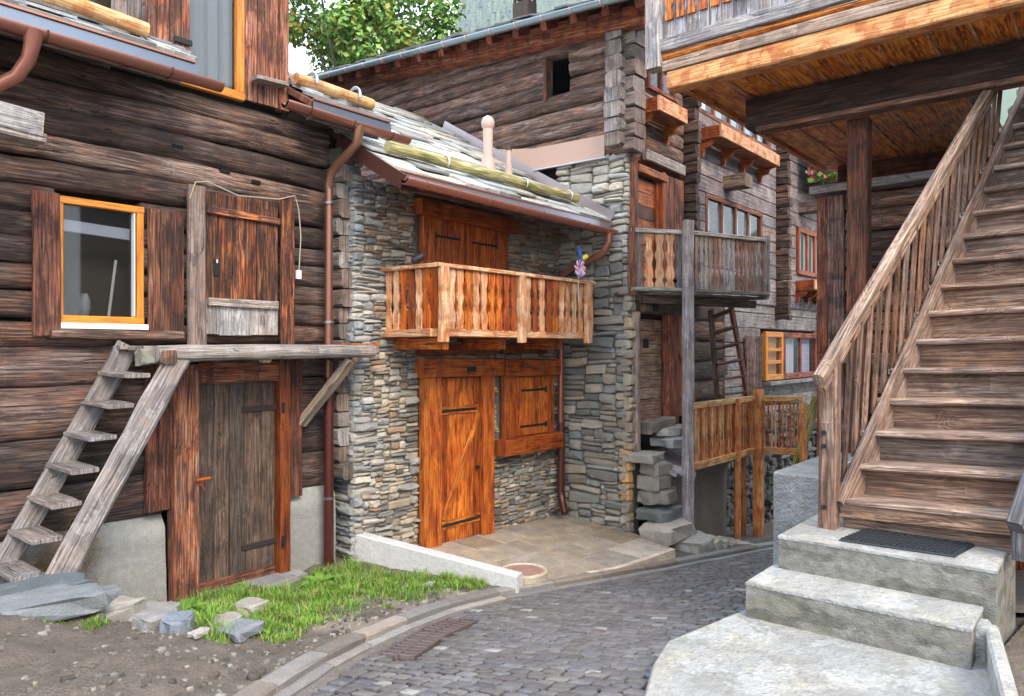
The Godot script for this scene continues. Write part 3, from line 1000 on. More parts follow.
func house_a() -> void:
	var t := thing("log_house", Vector3(2.4, 0, -6.3), "dark weathered log house with orange framed window and gutters at left", "house")
	# solid body behind the logs
	var core := Shape.new()
	add_beam(core, Vector3(-4.5, 2.2, -8.6), Vector3(4.55, 2.2, -8.6), 4.4, 4.6, Vector3(0, 0, 1), 0.01)
	put(core, "wall_core", M.core, t)
	var holes := [Rect2(2.05, 2.16, .64, .98), Rect2(2.86, -.4, 1.14, 2.32), Rect2(2.45, 4.17, 1.6, 3.0)]
	var cols := [Color(.85, .85, .9), Color(1.3, 1.25, 1.25), Color(1.6, 1.45, 1.35), Color(.65, .62, .66), Color(1.9, 1.85, 1.85), Color(1.5, 1.2, 1.05)]
	log_rows(t, M.old, -4.5, 4.5, [.34, .36, .38, .32], .64, -6.1, .2, holes, [Color(.9, .95, 1.1), Color(1.2, 1.25, 1.4), Color(.7, .7, .78), Color(1.5, 1.5, 1.6)], .006, .13)
	log_rows(t, M.old, -4.5, 4.5, [.17, .2, .19, .2, .18, .21, .2, .19, .21, .2, .19, .2, .2], 2.04, -6.09, .2, holes, cols)
	# cross wall heads at the corner
	var y := .70
	while y < 3.95:
		var h := rr(.15, .21)
		head(t, M.grey, Vector3(4.62 + rr(-.02, .02), y + h * .5, -6.6), Vector3(4.62 + rr(-.02, .02), y + h * .5, -5.93 + rr(-.05, .04)), rr(.19, .25), h - .012, Vector3.RIGHT, pick([Color(.95, .93, .92), Color(.7, .68, .67), Color(.4, .37, .35), Color(.6, .5, .45)], .2))
		y += h
	# plastered foot
	for s in [[-4.5, 2.87], [3.99, 4.56]]:
		var b := shape(Color(1, 1, 1), .03)
		var nx := int((s[1] - s[0]) / .09); var ny := 9
		for j in ny + 1:
			for i in nx + 1:
				var x := lerpf(s[0], s[1], float(i) / nx)
				var yy := lerpf(-.4, .66 + .015 * sin(x * 6.0), float(j) / ny)
				b.p(Vector3(x, yy, -6.07 + rr(-.008, .008) + .012 * sin(x * 3.0 + yy * 4.0) - (.10 if j == ny else 0.0)), Vector2(x, yy))
		for j in ny:
			for i in nx:
				var a := j * (nx + 1) + i
				b.tri(a, a + nx + 1, a + 1); b.tri(a + 1, a + nx + 1, a + nx + 2)
		put(b, "plaster_foot", M.plaster, t, true)
	# window with orange frame
	var w := window(t, 2.05, 2.69, 2.19, 3.13, -6.09, .055, M.frame, Color(1, 1, 1))
	beam(w, "sill", M.white, Vector3(2.07, 2.165, -6.05), Vector3(2.7, 2.165, -6.05), .09, .045, Vector3(0, 0, 1), Color(1, 1, 1), .004, 0, 1, .03)
	beam(w, "frame_edge", M.white, Vector3(2.615, 2.25, -6.085), Vector3(2.615, 3.07, -6.085), .012, .05, Vector3.RIGHT, Color(.8, .8, .85), .001, 0, 1, .03)
	beam(w, "pane_reflection", M.dye, Vector3(2.11, 2.93, -6.17), Vector3(2.62, 2.91, -6.17), .09, .012, Vector3.UP, Color(.30, .34, .42), .003)  # pale bluish strip put in for a reflection streak on the glass
	beam(w, "stick", M.dye, Vector3(2.46, 2.25, -6.16), Vector3(2.53, 2.70, -6.2), .022, .01, Vector3.RIGHT, Color(.30, .31, .30), .003)
	tube(w, "added_vase", M.dye, [Vector3(2.30, 2.25, -6.2), Vector3(2.30, 2.30, -6.2), Vector3(2.30, 2.37, -6.2), Vector3(2.30, 2.42, -6.2)], .045, Color(.16, .17, .19), 10, [.7, 1, .9, .5])  # vase added in place of bright reflections in the glass
	var lf := part(t, "shutter", Vector3(1.98, 2.1, -6.0))
	beam(lf, "board", M.red, Vector3(1.985, 2.09, -6.035), Vector3(1.975, 3.13, -6.035), .18, .05, Vector3.RIGHT, Color(1.1, .9, .9), .012, .003, 5)
	upright_boards(t, "cladding_board", M.red, 2.71, 3.0, 2.12, 3.12, -6.04, .035, .09, [Color(1.0, .95, .9), Color(1.4, 1.2, 1.0), Color(.8, .7, .7)], .25, .01)
	beam(t, "ledge", M.old, Vector3(2.0, 2.105, -6.03), Vector3(2.98, 2.10, -6.03), .1, .07, Vector3(0, 0, 1), Color(1.5, 1.4, 1.3), .015, .006, 6)
	# loading hatch
	var ht := part(t, "hatch", Vector3(3.5, 2.05, -6.0))
	beam(ht, "post", M.grey, Vector3(3.095, 2.02, -5.995), Vector3(3.09, 3.36, -5.995), .15, .06, Vector3.RIGHT, Color(.6, .5, .48), .014, .003, 6)
	beam(ht, "post", M.burnt, Vector3(3.965, 2.03, -6.0), Vector3(3.96, 3.40, -6.0), .135, .055, Vector3.RIGHT, Color(.95, .8, .78), .012, .003, 6)
	upright_boards(ht, "plank", M.burnt, 3.18, 3.88, 2.42, 3.33, -6.03, .035, .12, [Color(.8, .72, .76), Color(.65, .62, .68), Color(1.4, 1.15, 1.0), Color(.75, .65, .68)], .2, .008)
	upright_boards(ht, "plank", M.grey, 3.18, 3.88, 2.12, 2.42, -6.03, .035, .13, [Color(1.0, 1.0, 1.02), Color(.9, .88, .9)], .12, .012)
	beam(ht, "batten", M.grey, Vector3(3.19, 2.395, -5.995), Vector3(3.86, 2.39, -5.995), .07, .035, Vector3.UP, Color(1.15, 1.1, 1.05), .006, .002, 4)
	beam(ht, "batten", M.burnt, Vector3(3.19, 3.175, -5.995), Vector3(3.88, 3.16, -5.995), .06, .035, Vector3.UP, Color(3.4, 3.0, 2.8), .006, .002, 4)
	beam(ht, "lock_plate", M.iron, Vector3(3.27, 2.62, -6.005), Vector3(3.27, 2.76, -6.005), .055, .014, Vector3.RIGHT, Color.WHITE, .004)
	beam(ht, "keyhole", M.white, Vector3(3.275, 2.73, -5.997), Vector3(3.275, 2.76, -5.997), .014, .006, Vector3.RIGHT, Color(.7, .7, .7), .001)
	# door to the ground floor
	var d := part(t, "door", Vector3(3.5, -.1, -6.1))
	beam(d, "post", M.red, Vector3(3.0, -.13, -6.03), Vector3(3.0, 1.86, -6.03), .215, .14, Vector3.RIGHT, Color(1.5, 1.4, 1.3), .014, .004, 8)
	beam(d, "post", M.orange, Vector3(3.93, -.15, -6.03), Vector3(3.93, 1.93, -6.03), .11, .13, Vector3.RIGHT, Color(.5, .43, .5), .012, .003, 8)
	beam(d, "lintel", M.red, Vector3(3.11, 1.79, -6.05), Vector3(3.88, 1.79, -6.05), .12, .19, Vector3(0, 0, 1), Color(1.7, 1.45, 1.25), .015, .004, 5)
	upright_boards(d, "plank", M.stair, 3.115, 3.87, -.09, 1.69, -6.075, .045, .155, [Color(.6, .58, .59), Color(.75, .73, .74), Color(.48, .47, .49), Color(.66, .62, .6)], .15)
	beam(d, "kick_board", M.red, Vector3(3.12, -.06, -6.045), Vector3(3.86, -.06, -6.045), .03, .13, Vector3(0, 0, 1), Color(.9, .8, .75), .004, .002, 4)
	beam(d, "sill_board", M.straw, Vector3(2.7, -.125, -5.98), Vector3(3.2, -.125, -5.98), .12, .03, Vector3(0, 0, 1), Color(1.4, 1.2, 1.0), .01, .004, 5)
	for yy in [.22, 1.45]:
		beam(d, "hinge", M.iron, Vector3(3.53, yy, -6.045), Vector3(3.92, yy + .004, -6.045), .05, .014, Vector3.UP, Color(2.2, 1.6, 1.5), .004)
		beam(d, "hinge_pin", M.iron, Vector3(3.9, yy - .05, -5.965), Vector3(3.9, yy + .05, -5.965), .03, .03, Vector3.RIGHT, Color.WHITE, .008)
	tube(d, "latch", M.orange, [Vector3(3.06, .90, -5.94), Vector3(3.18, .905, -5.94)], .015, Color(.8, .8, .9), 8)
	var loop := []
	for k in 11: loop.append(Vector3(3.06 + .085 * sin(k * .31 - .2), .90 - .02 * k if k < 6 else .80 + .022 * (k - 6), -5.95))
	tube(d, "red_mark", M.dye, loop, .0035, Color(.30, .03, .03), 5)  # thin loop standing in for a red painted mark
	for k in 2:
		beam(t, "cladding_board", M.red, Vector3(2.74 + .1 * k, .68, -6.05), Vector3(2.74 + .1 * k, 1.85, -6.05), .095, .04, Vector3.RIGHT, Color(.9, .75, .75), .006, .002, 4)
	beam(t, "cladding_board", M.red, Vector3(4.07, .60, -6.03), Vector3(4.07, 1.92, -6.03), .15, .035, Vector3.RIGHT, Color(.85, .65, .65), .008, .002, 4)
	# platform below the hatch
	var pf := part(t, "platform", Vector3(3.6, 1.95, -5.8))
	timber(pf, "front_log", M.grey, Vector3(2.55, 1.955, -5.56), Vector3(4.62, 1.965, -5.56), .13, .125, Vector3(0, 0, 1), Color(.8, .79, .79), .008, .42, .05)
	for k in 3:
		beam(pf, "plank", M.grey, Vector3(2.46 + rr(-.04, .04), 2.0 + rr(-.004, .006), -5.68 - k * .135), Vector3(4.58 + rr(-.04, .1), 2.0 + rr(-.004, .006), -5.68 - k * .135), .128, .03, Vector3(0, 0, 1), Color(.8, .78, .76), .004, .003, 8)
	for x in [2.62, 3.45, 4.4]:
		beam(pf, "joist", M.old, Vector3(x, 1.93, -6.1), Vector3(x, 1.93, -5.53 if x > 3 else -5.48), .11, .10, Vector3.RIGHT, Color(1.6, 1.5, 1.3), .012, .003, 3)
	beam(pf, "mossy_block", M.drab, Vector3(2.45, 1.93, -5.62), Vector3(2.72, 1.93, -5.62), .10, .13, Vector3(0, 0, 1), Color(1.0, 1.05, .8), .02, .008, 4)
	beam(pf, "brace", M.grey, Vector3(4.36, 1.89, -5.56), Vector3(4.15, 1.28, -6.05), .10, .07, Vector3(1, 0, 0), Color(.95, .8, .65), .008, .003, 4)
	beam(pf, "loose_board", M.orange, Vector3(4.25, 2.03, -5.62), Vector3(4.72, 2.035, -5.62), .11, .02, Vector3(0, 0, 1), Color(1.0, 1.2, 1.9), .003)
	# eaves on both sides of the dormer
	for s in [[-4.4, 2.88, 0], [3.95, 4.86, 1]]:
		var rf := part(t, "roof", Vector3(s[0], 4.2, -5.6))
		var up := Vector3(0, sin(.50), -cos(.50))
		var bd := shape(Color(1.3, 1.1, 1.0), .05)
		add_slab(bd, Vector3(s[0], 4.215, -5.6), Vector3.RIGHT, up, up.cross(Vector3.RIGHT) * -1.0, PackedVector2Array([Vector2(0, 0), Vector2(s[1] - s[0], 0), Vector2(s[1] - s[0], 3.2 if s[2] == 0 else 1.5), Vector2(0, 3.2 if s[2] == 0 else 1.5)]), .05)
		put(bd, "roof_boards", M.red, rf)
		slates(rf, Vector3(s[0] + .05 if s[2] else -.2, 4.225, -5.63), Vector3.RIGHT, up, s[1] - (s[0] + .05 if s[2] else -.2) + .06, .95, .26, .15, [Color(.46, .47, .48), Color(.38, .40, .42), Color(.54, .54, .52), Color(.30, .31, .32)], M.slate)
		beam(rf, "flashing", M.zinc, Vector3(s[0], 4.165, -5.575), Vector3(s[1], 4.165, -5.575), .09, .006, Vector3.UP, Color(.42, .46, .52), .001, 0, 1, .02)
		beam(rf, "edge_strip", M.copper, Vector3(s[0], 4.222, -5.57), Vector3(s[1] - .02, 4.222, -5.57), .03, .02, Vector3(0, 0, 1), Color(.8, .75, .7), .002, 0, 1, .02)
		beam(rf, "fascia", M.old, Vector3(s[0], 4.13, -5.66), Vector3(s[1] - .1, 4.13, -5.66), .16, .03, Vector3.UP, Color(.8, .8, .8), .003)
		for k in 14:
			var x: float = s[0] + .12 + k * .55
			if x < s[1] - .1: beam(rf, "rafter", M.old, Vector3(x, 4.12, -5.68), Vector3(x, 4.12, -5.68) + up * .75, .09, .12, Vector3.RIGHT, Color(.7, .7, .7), .006)
		gutter(t, Vector3(s[0] if s[2] == 0 else 3.62, 4.105, -5.51), Vector3(s[1] + .16, 4.085, -5.51), .062, M.copper, Color(.75, .66, .66), 9 if s[2] == 0 else 3, Color(.3, .3, .3))
		if s[2] == 0:
			tube(rf, "snow_guard", M.pale, [Vector3(1.2, 4.52, -5.86), Vector3(1.9, 4.50, -5.86), Vector3(2.62, 4.47, -5.86)], .058, Color(1.05, 1.05, .85), 12)
		else:
			tube(rf, "snow_guard", M.pale, [Vector3(3.95, 4.47, -5.84), Vector3(4.4, 4.46, -5.84), Vector3(4.84, 4.45, -5.84)], .055, Color(1.05, 1.05, .85), 12)
			for x in [4.12, 4.62]:
				var pts := []
				for k in 13:
					var a := -PI * .55 + k * .32
					pts.append(Vector3(x, 4.455 + cos(a) * .095 + .01, -5.84 + sin(a) * -.09))
				tube(rf, "guard_hook", M.zinc, pts, .015, Color(1.1, 1.2, 1.25), 6)
	# dormer over the eaves
	var dm := part(t, "dormer", Vector3(3.4, 4.2, -6.1))
	upright_boards(dm, "board", M.red, 3.56, 3.90, 4.22, 6.4, -6.06, .04, .12, [Color(1.0, .9, .9), Color(1.5, 1.35, 1.3), Color(1.9, 1.8, 1.8)], .2)
	upright_boards(dm, "board", M.grey, 2.45, 2.84, 4.2, 6.4, -6.08, .04, .1, [Color(.7, .66, .68), Color(.55, .5, .52)], .2)
	beam(dm, "corner_post", M.red, Vector3(3.935, 4.2, -6.04), Vector3(3.935, 6.4, -6.04), .09, .1, Vector3.RIGHT, Color(1.6, 1.4, 1.3), .006, .002, 6)
	upright_boards(dm, "shutter_board", M.red, 2.66, 3.02, 4.43, 6.3, -5.98, .03, .085, [Color(1.2, 1.1, 1.1), Color(1.7, 1.5, 1.4)], .2)
	beam(dm, "shelf", M.grey, Vector3(3.60, 4.40, -5.96), Vector3(3.92, 4.42, -5.96), .12, .035, Vector3(0, 0, 1), Color(.8, .78, .76), .004)
	beam(dm, "hinge", M.iron, Vector3(2.88, 4.52, -5.95), Vector3(3.03, 4.52, -5.95), .05, .012, Vector3.UP, Color.WHITE, .004)
	var dw := window(t, 2.86, 3.56, 4.2, 6.2, -6.07, .075, M.frame, Color(1, 1, 1))
	curtain(dw, 2.95, 3.5, 4.3, 6.1, -6.16, Color(.16, .19, .22))
	var dc := Shape.new()
	add_beam(dc, Vector3(2.45, 5.3, -7.2), Vector3(3.96, 5.3, -7.2), 1.6, 2.3, Vector3(0, 0, 1), .01)
	put(dc, "dormer_core", M.core, t)
	var dr := shape(Color(.42, .43, .44), .05)
	add_slab(dr, Vector3(2.2, 6.45, -5.7), Vector3.RIGHT, Vector3(0, .2, -1).normalized(), Vector3(0, 1, .2).normalized(), PackedVector2Array([Vector2(0, 0), Vector2(2.1, 0), Vector2(2.1, 3), Vector2(0, 3)]), .08)
	put(dr, "dormer_roof", M.slate, t)
	beam(t, "gable_board", M.old, Vector3(4.78, 3.4, -6.32), Vector3(4.78, 4.6, -6.32), .5, .05, Vector3.RIGHT, Color(.8, .8, .8), .006)
	# downpipe with a swan neck
	var dp := part(t, "downpipe", Vector3(4.38, 0, -5.95))
	tube(dp, "neck", M.copper, [Vector3(4.40, 4.07, -5.51), Vector3(4.40, 3.99, -5.51), Vector3(4.40, 3.91, -5.53), Vector3(4.39, 3.84, -5.62), Vector3(4.385, 3.77, -5.78), Vector3(4.38, 3.69, -5.89), Vector3(4.38, 3.55, -5.93)], .043, Color(.62, .62, .52), 12, [1.5, 1.1, 1, 1, 1, 1, 1])
	tube(dp, "pipe", M.copper, [Vector3(4.38, 3.56, -5.93), Vector3(4.38, 1.7, -5.93)], .04, Color(.55, .50, .50), 12)
	tube(dp, "pipe", M.copper, [Vector3(4.38, 1.72, -5.93), Vector3(4.38, -.18, -5.93)], .048, Color(.30, .17, .17), 12)
	for yy in [2.25, 3.4, .55]:
		tube(dp, "clamp", M.zinc, [Vector3(4.38, yy - .012, -5.93), Vector3(4.38, yy + .012, -5.93)], .055, Color(.5, .45, .45), 12)
	tube(dp, "neck", M.copper, [Vector3(1.73, 4.08, -5.51), Vector3(1.73, 3.99, -5.52), Vector3(1.72, 3.90, -5.55), Vector3(1.68, 3.80, -5.64), Vector3(1.58, 3.72, -5.74), Vector3(1.5, 3.6, -5.8), Vector3(1.48, 3.2, -5.8)], .045, Color(.9, .75, .8), 12, [1.7, 1.1, 1, 1, 1, 1, 1])
	# a light patch of new wood let into one log, and dark blocks painted like the shade in cut slots
	beam(t, "inlay", M.orange, Vector3(2.72, 3.69, -6.11), Vector3(2.90, 3.685, -6.11), .09, .05, Vector3.UP, Color(.5, .5, .5), .004)
	for s in [[2.92, 3.68, .10], [2.3, 3.26, .17], [3.35, 3.55, .09], [3.66, 3.51, .08]]:
		beam(t, "slot_shade", M.hole_shade, Vector3(s[0], s[1], -6.108), Vector3(s[0] + s[2], s[1], -6.108), .035, .06, Vector3.UP, Color(.3, .3, .3), .004)

func loose_things_a() -> void:
	# gangway ladder up to the platform
	var l := thing("step_ladder", Vector3(2.1, .3, -5.75), "grey weathered wooden step ladder leaning up to the log house platform", "ladder")
	beam(l, "stringer", M.grey, Vector3(1.62, .36, -5.97), Vector3(2.53, 2.02, -5.97), .055, .16, Vector3(0, 0, 1), Color(.78, .78, .82), .01, .004, 8)
	var b := shape(Color(.84, .83, .86), .03)
	add_beam(b, Vector3(1.80, .27, -5.55), Vector3(2.74, 1.97, -5.55), .07, .19, Vector3(0, 0, 1), .03, .005, 14)
	put(b, "stringer", M.grey, l)
	for k in 7:
		var y := 1.81 - k * .217
		var x := 2.40 - k * .117
		beam(l, "tread", M.grey, Vector3(x, y, -5.97), Vector3(x + .01, y - .01, -5.54), .19, .032, Vector3.RIGHT, Color(.72, .71, .74), .006, .003, 3)
	# hay under the ladder
	var hy := Shape.new()
	for k in 700:
		var x := rr(1.7, 2.3); var y := rr(.2, .3 + (x - 1.7) * 1.1)
		hy.col = vary(Color(1, 1, 1), .4)
		var p := Vector3(x, y, -6.0 + rr(0, .05))
		var d := Vector3(rr(-1, 1), rr(-1.5, .5), rr(-.1, .1)).normalized() * rr(.05, .16)
		add_beam(hy, p, p + d, .004, .002, Vector3(0, 0, 1), .0005)
	meta(put(hy, "hay", M.straw, self), "brown hay stuffed behind the step ladder", "hay", "", "stuff")
	# weathered trough end sticking in from the left
	var tr := thing("roof_trough", Vector3(1.4, 3.4, -5.3), "pale weathered hollowed timber sticking in above the window", "timber")
	beam(tr, "bottom_board", M.grey, Vector3(.1, 3.42, -5.40), Vector3(1.74, 3.34, -5.40), .2, .06, Vector3(0, 0, 1), Color(1.15, 1.1, 1.05), .01, .004, 5)
	beam(tr, "side_board", M.grey, Vector3(.1, 3.50, -5.31), Vector3(1.72, 3.42, -5.31), .04, .15, Vector3(0, 0, 1), Color(1.05, 1.05, 1.08), .006, .003, 5)
	beam(tr, "side_board", M.grey, Vector3(.1, 3.52, -5.49), Vector3(1.78, 3.46, -5.49), .04, .18, Vector3(0, 0, 1), Color(1.25, 1.25, 1.28), .006, .003, 5)
	beam(tr, "support", M.old, Vector3(1.0, 3.33, -6.1), Vector3(1.0, 3.33, -5.3), .12, .1, Vector3.RIGHT, Color(1, 1, 1), .01)
	# cable with a small white box
	var cb := thing("hanging_cable", Vector3(4.06, 2.7, -5.98), "thin pale cable with a small white box beside the hatch", "cable")
	tube(cb, "cable", M.dye, [Vector3(3.02, 3.24, -5.97), Vector3(3.06, 3.38, -5.95), Vector3(3.16, 3.40, -5.95), Vector3(3.45, 3.33, -5.96), Vector3(3.85, 3.36, -5.96), Vector3(4.02, 3.42, -5.96), Vector3(4.07, 3.3, -5.97), Vector3(4.10, 3.05, -5.98), Vector3(4.08, 2.72, -5.98)], .006, Color(.42, .36, .28), 6)
	beam(cb, "switch_box", M.white, Vector3(4.075, 2.65, -5.98), Vector3(4.075, 2.73, -5.98), .05, .03, Vector3.RIGHT, Color(1, 1, 1), .004)
	# flat stones and boulders by the ladder
	var gs := "stones around the foot of the step ladder"
	rock("flat_stone", Vector3(1.72, ground_y(1.72, -5.42) + .035, -5.42), Vector3(.62, .16, .40), .2, Color(.16, .19, .22), "dark blue grey slab right under the ladder foot", gs)
	rock("flat_stone", Vector3(1.98, ground_y(1.98, -5.30) + .035, -5.30), Vector3(.42, .12, .22), -.5, Color(.24, .26, .28), "narrow grey slab just right of the ladder foot", gs)
	rock("flat_stone", Vector3(1.58, ground_y(1.58, -4.98) + .035, -4.98), Vector3(.75, .13, .36), -.15, Color(.24, .26, .28), "broad blue grey slab at the left picture edge below the ladder", gs)
	rock("flat_stone", Vector3(2.02, ground_y(2.02, -5.05) + .035, -5.05), Vector3(.40, .14, .28), .3, Color(.46, .43, .39), "pale beige flat stone between ladder and grass", gs)
	rock("flat_stone", Vector3(2.26, ground_y(2.26, -5.02) + .035, -5.02), Vector3(.36, .10, .26), .4, Color(.34, .34, .34), "grey flat stone against the black hose and grass", gs)
	rock("boulder", Vector3(2.10, ground_y(2.10, -4.55) + .035, -4.55), Vector3(.26, .09, .20), .1, Color(.36, .34, .33), "flat grey beige stone left of the blue boulder", gs)
	rock("boulder", Vector3(2.13, ground_y(2.13, -4.36) + .035, -4.36), Vector3(.22, .12, .16), .8, Color(.24, .28, .33), "rounded blue grey boulder at the edge of the grass", gs)
	rock("flat_stone", Vector3(2.42, ground_y(2.42, -4.34) + .035, -4.34), Vector3(.30, .08, .18), .6, Color(.40, .36, .33), "brownish flat stone behind the grass tuft", gs)
	rock("flat_stone", Vector3(2.42, ground_y(2.42, -4.16) + .035, -4.16), Vector3(.24, .07, .20), .3, Color(.30, .31, .34), "grey slab beside the large grass tuft", gs)
	rock("pebble_stone", Vector3(2.05, ground_y(2.05, -3.95) + .035, -3.95), Vector3(.12, .03, .07), .3, Color(.42, .38, .36), "small flat pebble on the bare earth", gs)
	rock("pebble_stone", Vector3(4.55, ground_y(4.55, -4.72) + .035, -4.72), Vector3(.13, .06, .09), .3, Color(.44, .43, .42), "small grey stone in the grass by the concrete wall", gs)
	rock("flat_stone", Vector3(2.95, ground_y(2.95, -4.95) + .035, -4.95), Vector3(.24, .07, .2), .3, Color(.42, .40, .37), "beige stone lying in the middle of the grass", gs)
	var hs := []
	for k in 12: 
		var hx := 2.10 + k * .035; var hz := -5.22 + .30 * pow(k / 11.0, 2.0)
		hs.append(Vector3(hx, ground_y(hx, hz) + .03 - (.03 if k > 9 else 0.0), hz))
	meta(tube(self, "hose", M.rubber, hs, .018, Color(1, 1, 1), 8), "short black hose curving out between stones and grass", "hose")
	# concrete strip below the door
	var cs := shape(Color(.62, .62, .66), .02)
	add_slab(cs, Vector3(2.55, -.07, -5.66), Vector3.RIGHT, Vector3(0, 0, -1), Vector3.UP, PackedVector2Array([Vector2(0, 0), Vector2(1.1, .10), Vector2(1.5, .14), Vector2(1.5, .36), Vector2(.2, .36)]), .10, .008)
	var so := put(cs, "door_step", M.concrete, self)
	meta(so, "low grey concrete step in front of the dark plank door", "step")

func weed(at: Vector2, size: float, label: String) -> void:
	var w := thing("broad_leaf_weed", Vector3(at.x, ground_y(at.x, at.y), at.y), label, "plant", "broad leaved weeds in the grass")
	for k in 13:
		var a := k * 2.4
		var b := shape(Color(.11, .24, .03), .25)
		var d := Vector3(cos(a), 0, sin(a))
		var sd := Vector3(-d.z, 0, d.x)
		var len := size * rr(.7, 1.2)
		var lift := rr(.35, 1.1)
		for j in 6:
			var f := j / 5.0
			var c := w.position + d * len * f + Vector3.UP * (len * lift * f - len * .75 * lift * f * f)
			var hw := size * .17 * sin(PI * clampf(f * .85 + .12, 0, 1))
			b.p(c - sd * hw + Vector3.UP * hw * .3, Vector2.ZERO); b.p(c, Vector2.ZERO); b.p(c + sd * hw + Vector3.UP * hw * .3, Vector2.ZERO)
		for j in 5:
			for e in 2:
				var i := j * 3 + e
				b.tri(i, i + 1, i + 3); b.tri(i + 1, i + 4, i + 3)
		put(b, "leaf", M.leaf, w, true)

func house_b() -> void:
	var t := thing("stone_house", Vector3(6.3, -.2, -6.3), "grey rubble stone house with orange wooden doors and slate roof", "house")
	var core := Shape.new()
	add_beam(core, Vector3(4.70, 1.6, -7.4), Vector3(8.2, 1.6, -7.4), 3.02, 4.2, Vector3(0, 0, 1), .01)
	put(core, "wall_core", M.mortar, t)
	var cols := [Color(.36, .34, .32), Color(.44, .38, .31), Color(.25, .25, .25), Color(.44, .31, .21), Color(.56, .51, .44), Color(.34, .28, .22), Color(.33, .32, .30), Color(.60, .54, .45), Color(.20, .175, .15), Color(.48, .44, .39), Color(.50, .42, .33)]
	var pale := [Color(.50, .49, .47), Color(.40, .41, .42), Color(.58, .56, .53), Color(.33, .36, .38), Color(.46, .42, .38)]
	var pal := func(u: float, v: float) -> Color:
		if u < .32 + .12 * sin(v * 5.0) + rr(-.1, .1): return pick(pale, .15)
		if v > 2.75 and rng.randf() < .8: return pick([Color(.50, .36, .26), Color(.44, .37, .29), Color(.56, .45, .34), Color(.40, .28, .20)], .2)
		return pick(cols)
	stone_wall(t, Vector3(4.64, -.35, -5.87), Vector3.RIGHT, Vector3(0, 0, 1), 3.46, 4.05, [Rect2(.86, 0, 1.24, 2.22), Rect2(2.16, 1.1, 1.08, 1.1), Rect2(.80, 3.10, 1.58, .9), Rect2(.8, 2.44, 1.5, .66)], Vector2(.165, .053), pal, 300, .024)
	stone_wall(t, Vector3(4.655, -.35, -6.3), Vector3(0, 0, 1), Vector3(-1, 0, 0), .42, 4.3, [], Vector2(.26, .07), func(_u, _v): return pick([Color(.30, .31, .32), Color(.40, .40, .39), Color(.24, .26, .28), Color(.5, .49, .46)], .15), 120, .03)
	# door with frame and lintel
	var d := part(t, "door", Vector3(6.1, -.2, -5.83))
	beam(d, "post", M.orange, Vector3(5.63, -.2, -5.81), Vector3(5.63, 1.68, -5.81), .27, .10, Vector3.RIGHT, Color(.92, .85, .8), .01, .002, 4)
	beam(d, "post", M.orange, Vector3(6.54, -.22, -5.81), Vector3(6.54, 1.68, -5.81), .19, .10, Vector3.RIGHT, Color(.8, .72, .7), .01, .002, 4)
	beam(d, "lintel", M.orange, Vector3(5.45, 1.785, -5.80), Vector3(6.77, 1.775, -5.80), .14, .21, Vector3(0, 0, 1), Color(.85, .75, .7), .012, .002, 4)
	upright_boards(d, "plank", M.orange, 5.77, 6.44, -.17, 1.66, -5.845, .04, .135, [Color(1.0, .95, .9), Color(.6, .48, .45), Color(1.3, 1.35, 1.6), Color(.75, .62, .58)], .15)
	strap_hinge(d, Vector3(5.75, 1.30, -5.80), Vector3(6.36, 1.30, -5.805))
	strap_hinge(d, Vector3(5.75, .03, -5.80), Vector3(6.42, .03, -5.805))
	beam(d, "ledge_board", M.orange, Vector3(5.80, .03, -5.82), Vector3(6.43, .03, -5.82), .09, .02, Vector3.UP, Color(1.0, 1.1, 1.4), .003)
	beam(d, "ledge_board", M.orange, Vector3(5.80, 1.30, -5.82), Vector3(6.40, 1.30, -5.82), .09, .02, Vector3.UP, Color(.8, .8, .8), .003)
	beam(d, "brace", M.orange, Vector3(5.83, .09, -5.815), Vector3(6.40, 1.25, -5.815), .075, .025, Vector3(1, -.5, 0), Color(1.0, 1.05, 1.4), .004)
	tube(d, "knob", M.iron, [Vector3(6.37, .62, -5.82), Vector3(6.37, .62, -5.77)], .018, Color.WHITE, 8)
	beam(d, "plate", M.iron, Vector3(6.12, 1.76, -5.725), Vector3(6.26, 1.76, -5.725), .055, .012, Vector3.UP, Color.WHITE, .003)
	# shuttered window
	var w := part(t, "shuttered_window", Vector3(7.35, 1.3, -5.8))
	beam(w, "lintel", M.orange, Vector3(6.80, 1.76, -5.79), Vector3(7.93, 1.75, -5.79), .13, .21, Vector3(0, 0, 1), Color(.85, .72, .65), .012, .002, 4)
	beam(w, "sill", M.orange, Vector3(6.74, .80, -5.76), Vector3(7.90, .80, -5.76), .18, .20, Vector3(0, 0, 1), Color(.9, .75, .7), .012, .002, 4)
	beam(w, "post", M.orange, Vector3(6.96, .90, -5.82), Vector3(6.96, 1.66, -5.82), .22, .08, Vector3.RIGHT, Color(.8, .7, .65), .008)
	beam(w, "post", M.orange, Vector3(7.78, .90, -5.82), Vector3(7.78, 1.66, -5.82), .14, .08, Vector3.RIGHT, Color(.75, .65, .6), .008)
	upright_boards(w, "board", M.orange, 7.07, 7.71, .91, 1.64, -5.80, .035, .16, [Color(.95, .85, .8), Color(1.2, 1.25, 1.4), Color(.8, .7, .7)], .15)
	strap_hinge(w, Vector3(7.66, 1.47, -5.775), Vector3(7.16, 1.47, -5.78))
	strap_hinge(w, Vector3(7.66, 1.02, -5.775), Vector3(7.14, 1.02, -5.78))
	for s in [[7.05, 1.76], [7.2, 1.76]]:
		tube(w, "ring", M.iron, [Vector3(s[0], s[1], -5.72), Vector3(s[0] + .05, s[1] + .01, -5.70), Vector3(s[0] + .1, s[1], -5.72)], .012, Color(6, 4, 3), 6)
	# upper double door
	var u := part(t, "balcony_door", Vector3(6.2, 2.2, -5.83))
